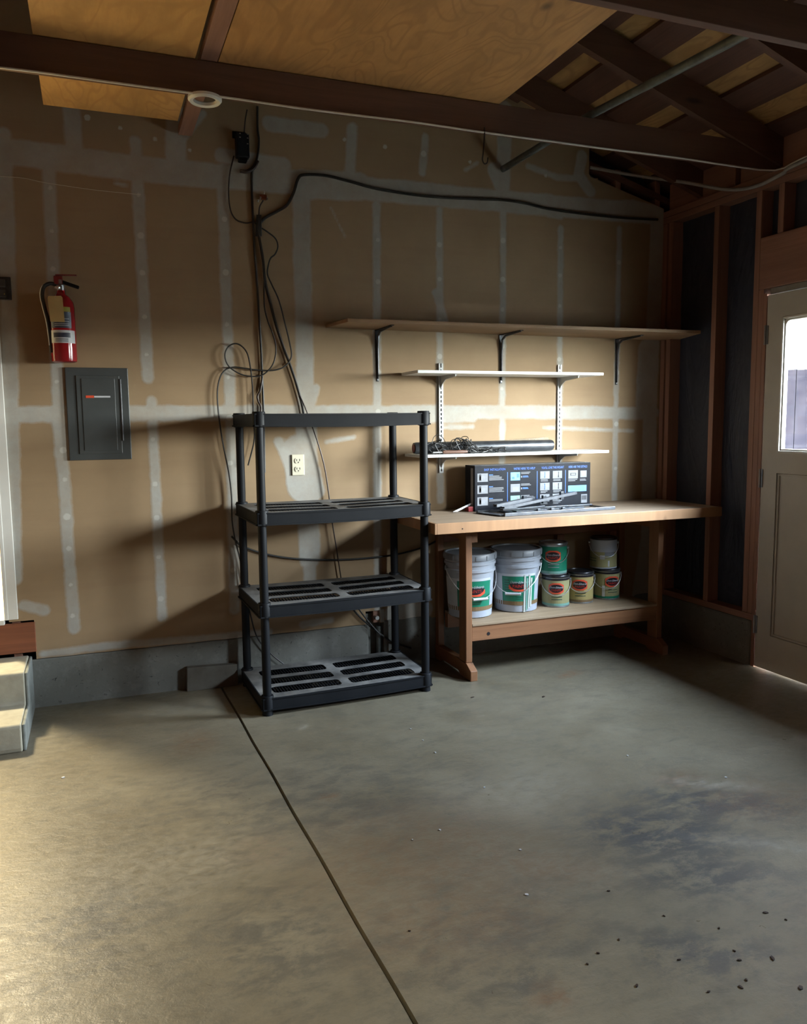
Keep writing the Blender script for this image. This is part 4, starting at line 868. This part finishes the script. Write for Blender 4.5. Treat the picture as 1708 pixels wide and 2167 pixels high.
band(3.075, -.14, .0816, SZ+.194+.080, SZ+.194+.105, tt+.1, tt+.9, 12).build('paint_smear', BUCKG, c4); band(3.075, -.14, .0818, SZ+.194+.060, SZ+.194+.085, tt-.25, tt+.12, 8).build('paint_smear', LWHT, c4); band(3.075, -.14, .0818, SZ+.194+.015, SZ+.194+.052, tt+.35, tt+.48, 6).build('paint_smear', PRW, c4)
band(3.092, -.15, .0825, SZ+.022, SZ+.09, face_t(3.09, -.15)-.30, face_t(3.09, -.15)-.08, 8).build('paint_drip', DRIP, c3)

# ------------------------------------------------------------------ little litter on the floor
def fleck(px, py, r, m, name, label, cat, grp, elong=1.0):
    p = at(px, py, 2, 0); n = 7; an = random.uniform(0, 3.1); pts = []
    for i in range(n):
        a_ = 2*math.pi*i/n; rr = r*random.uniform(.5, .85)*(1 if m is PRW else .8); x, y = rr*math.cos(a_)*elong, rr*math.sin(a_); pts.append((p.x+x*math.cos(an)-y*math.sin(an), p.y+x*math.sin(an)+y*math.cos(an), .0006))
    o = MB().prism(pts, (0, 0, .0025)).build(name, m); tag(o, label, cat, grp)
for px, py, r in ((869, 1543, .004), (895, 1567, .004), (921, 1593, .006), (1328, 1600, .005), (1536, 1646, .006), (1025, 1667, .005), (931, 1757, .005), (873, 1778, .004), (1101, 1799, .005), (1115, 1894, .007), (133, 1646, .008)):
    fleck(px, py, r, PRW, 'paint_chip', 'tiny white paint chip lying on the concrete floor', 'paint chip', 'white paint chips scattered on the floor', 1.3)
for px, py, r in ((1288, 1886, .004), (1266, 2018, .005), (1310, 1989, .004), (1405, 1939, .004), (1438, 2032, .005), (1348, 2087, .006), (1522, 1965, .004), (1565, 2033, .006), (1619, 1932, .008), (1636, 2029, .008), (1568, 2090, .006), (1500, 2100, .005), (1554, 2013, .004), (1663, 1947, .004), (1695, 2092, .009), (1580, 2075, .005), (1243, 2041, .004), (866, 1971, .004), (1150, 1475, .010), (1000, 1476, .010)):
    fleck(px, py, r, BRWN, 'leaf_crumb', 'dark dry leaf crumb lying on the concrete floor', 'leaf crumb', 'dark leaf crumbs scattered on the floor', 1.9)

# ------------------------------------------------------------------ yard outside the entry door
yd = struct('yard'); MB().box((W+.13, -160, -.12), (200, 160, -.05)).build('yard_ground', GRASS, yd)
box('sky_blocker', (W+.13, -1.25, 2.26), (W+2.6, 5, 2.32), BOARD, yd, 0)  # unseen slab, added to block high sky light at the door window
for y in (-1.1, 4.7): box('sky_blocker_post', (W+2.45, y, -.05), (W+2.54, y+.09, 2.26), FR[2], yd)  # posts under the added light-blocking slab
fn = thing('board_fence', 'weathered board fence in the yard, seen through the door window', 'fence', (6.0, 1, -.05))
k = 0; y = -.42
while y < 6.5:
    MB().box((5.55, y, -.05), (5.568, y+.138, 1.80+.006*((k*7) % 3))).build('fence_board', FENCE, fn); y += .145; k += 1
MB().box((5.568, -.42, .3), (5.606, 6.5, .39)).build('fence_rail', FENCE, fn); MB().box((5.568, -.42, 1.45), (5.606, 6.5, 1.54)).build('fence_rail', FENCE, fn)
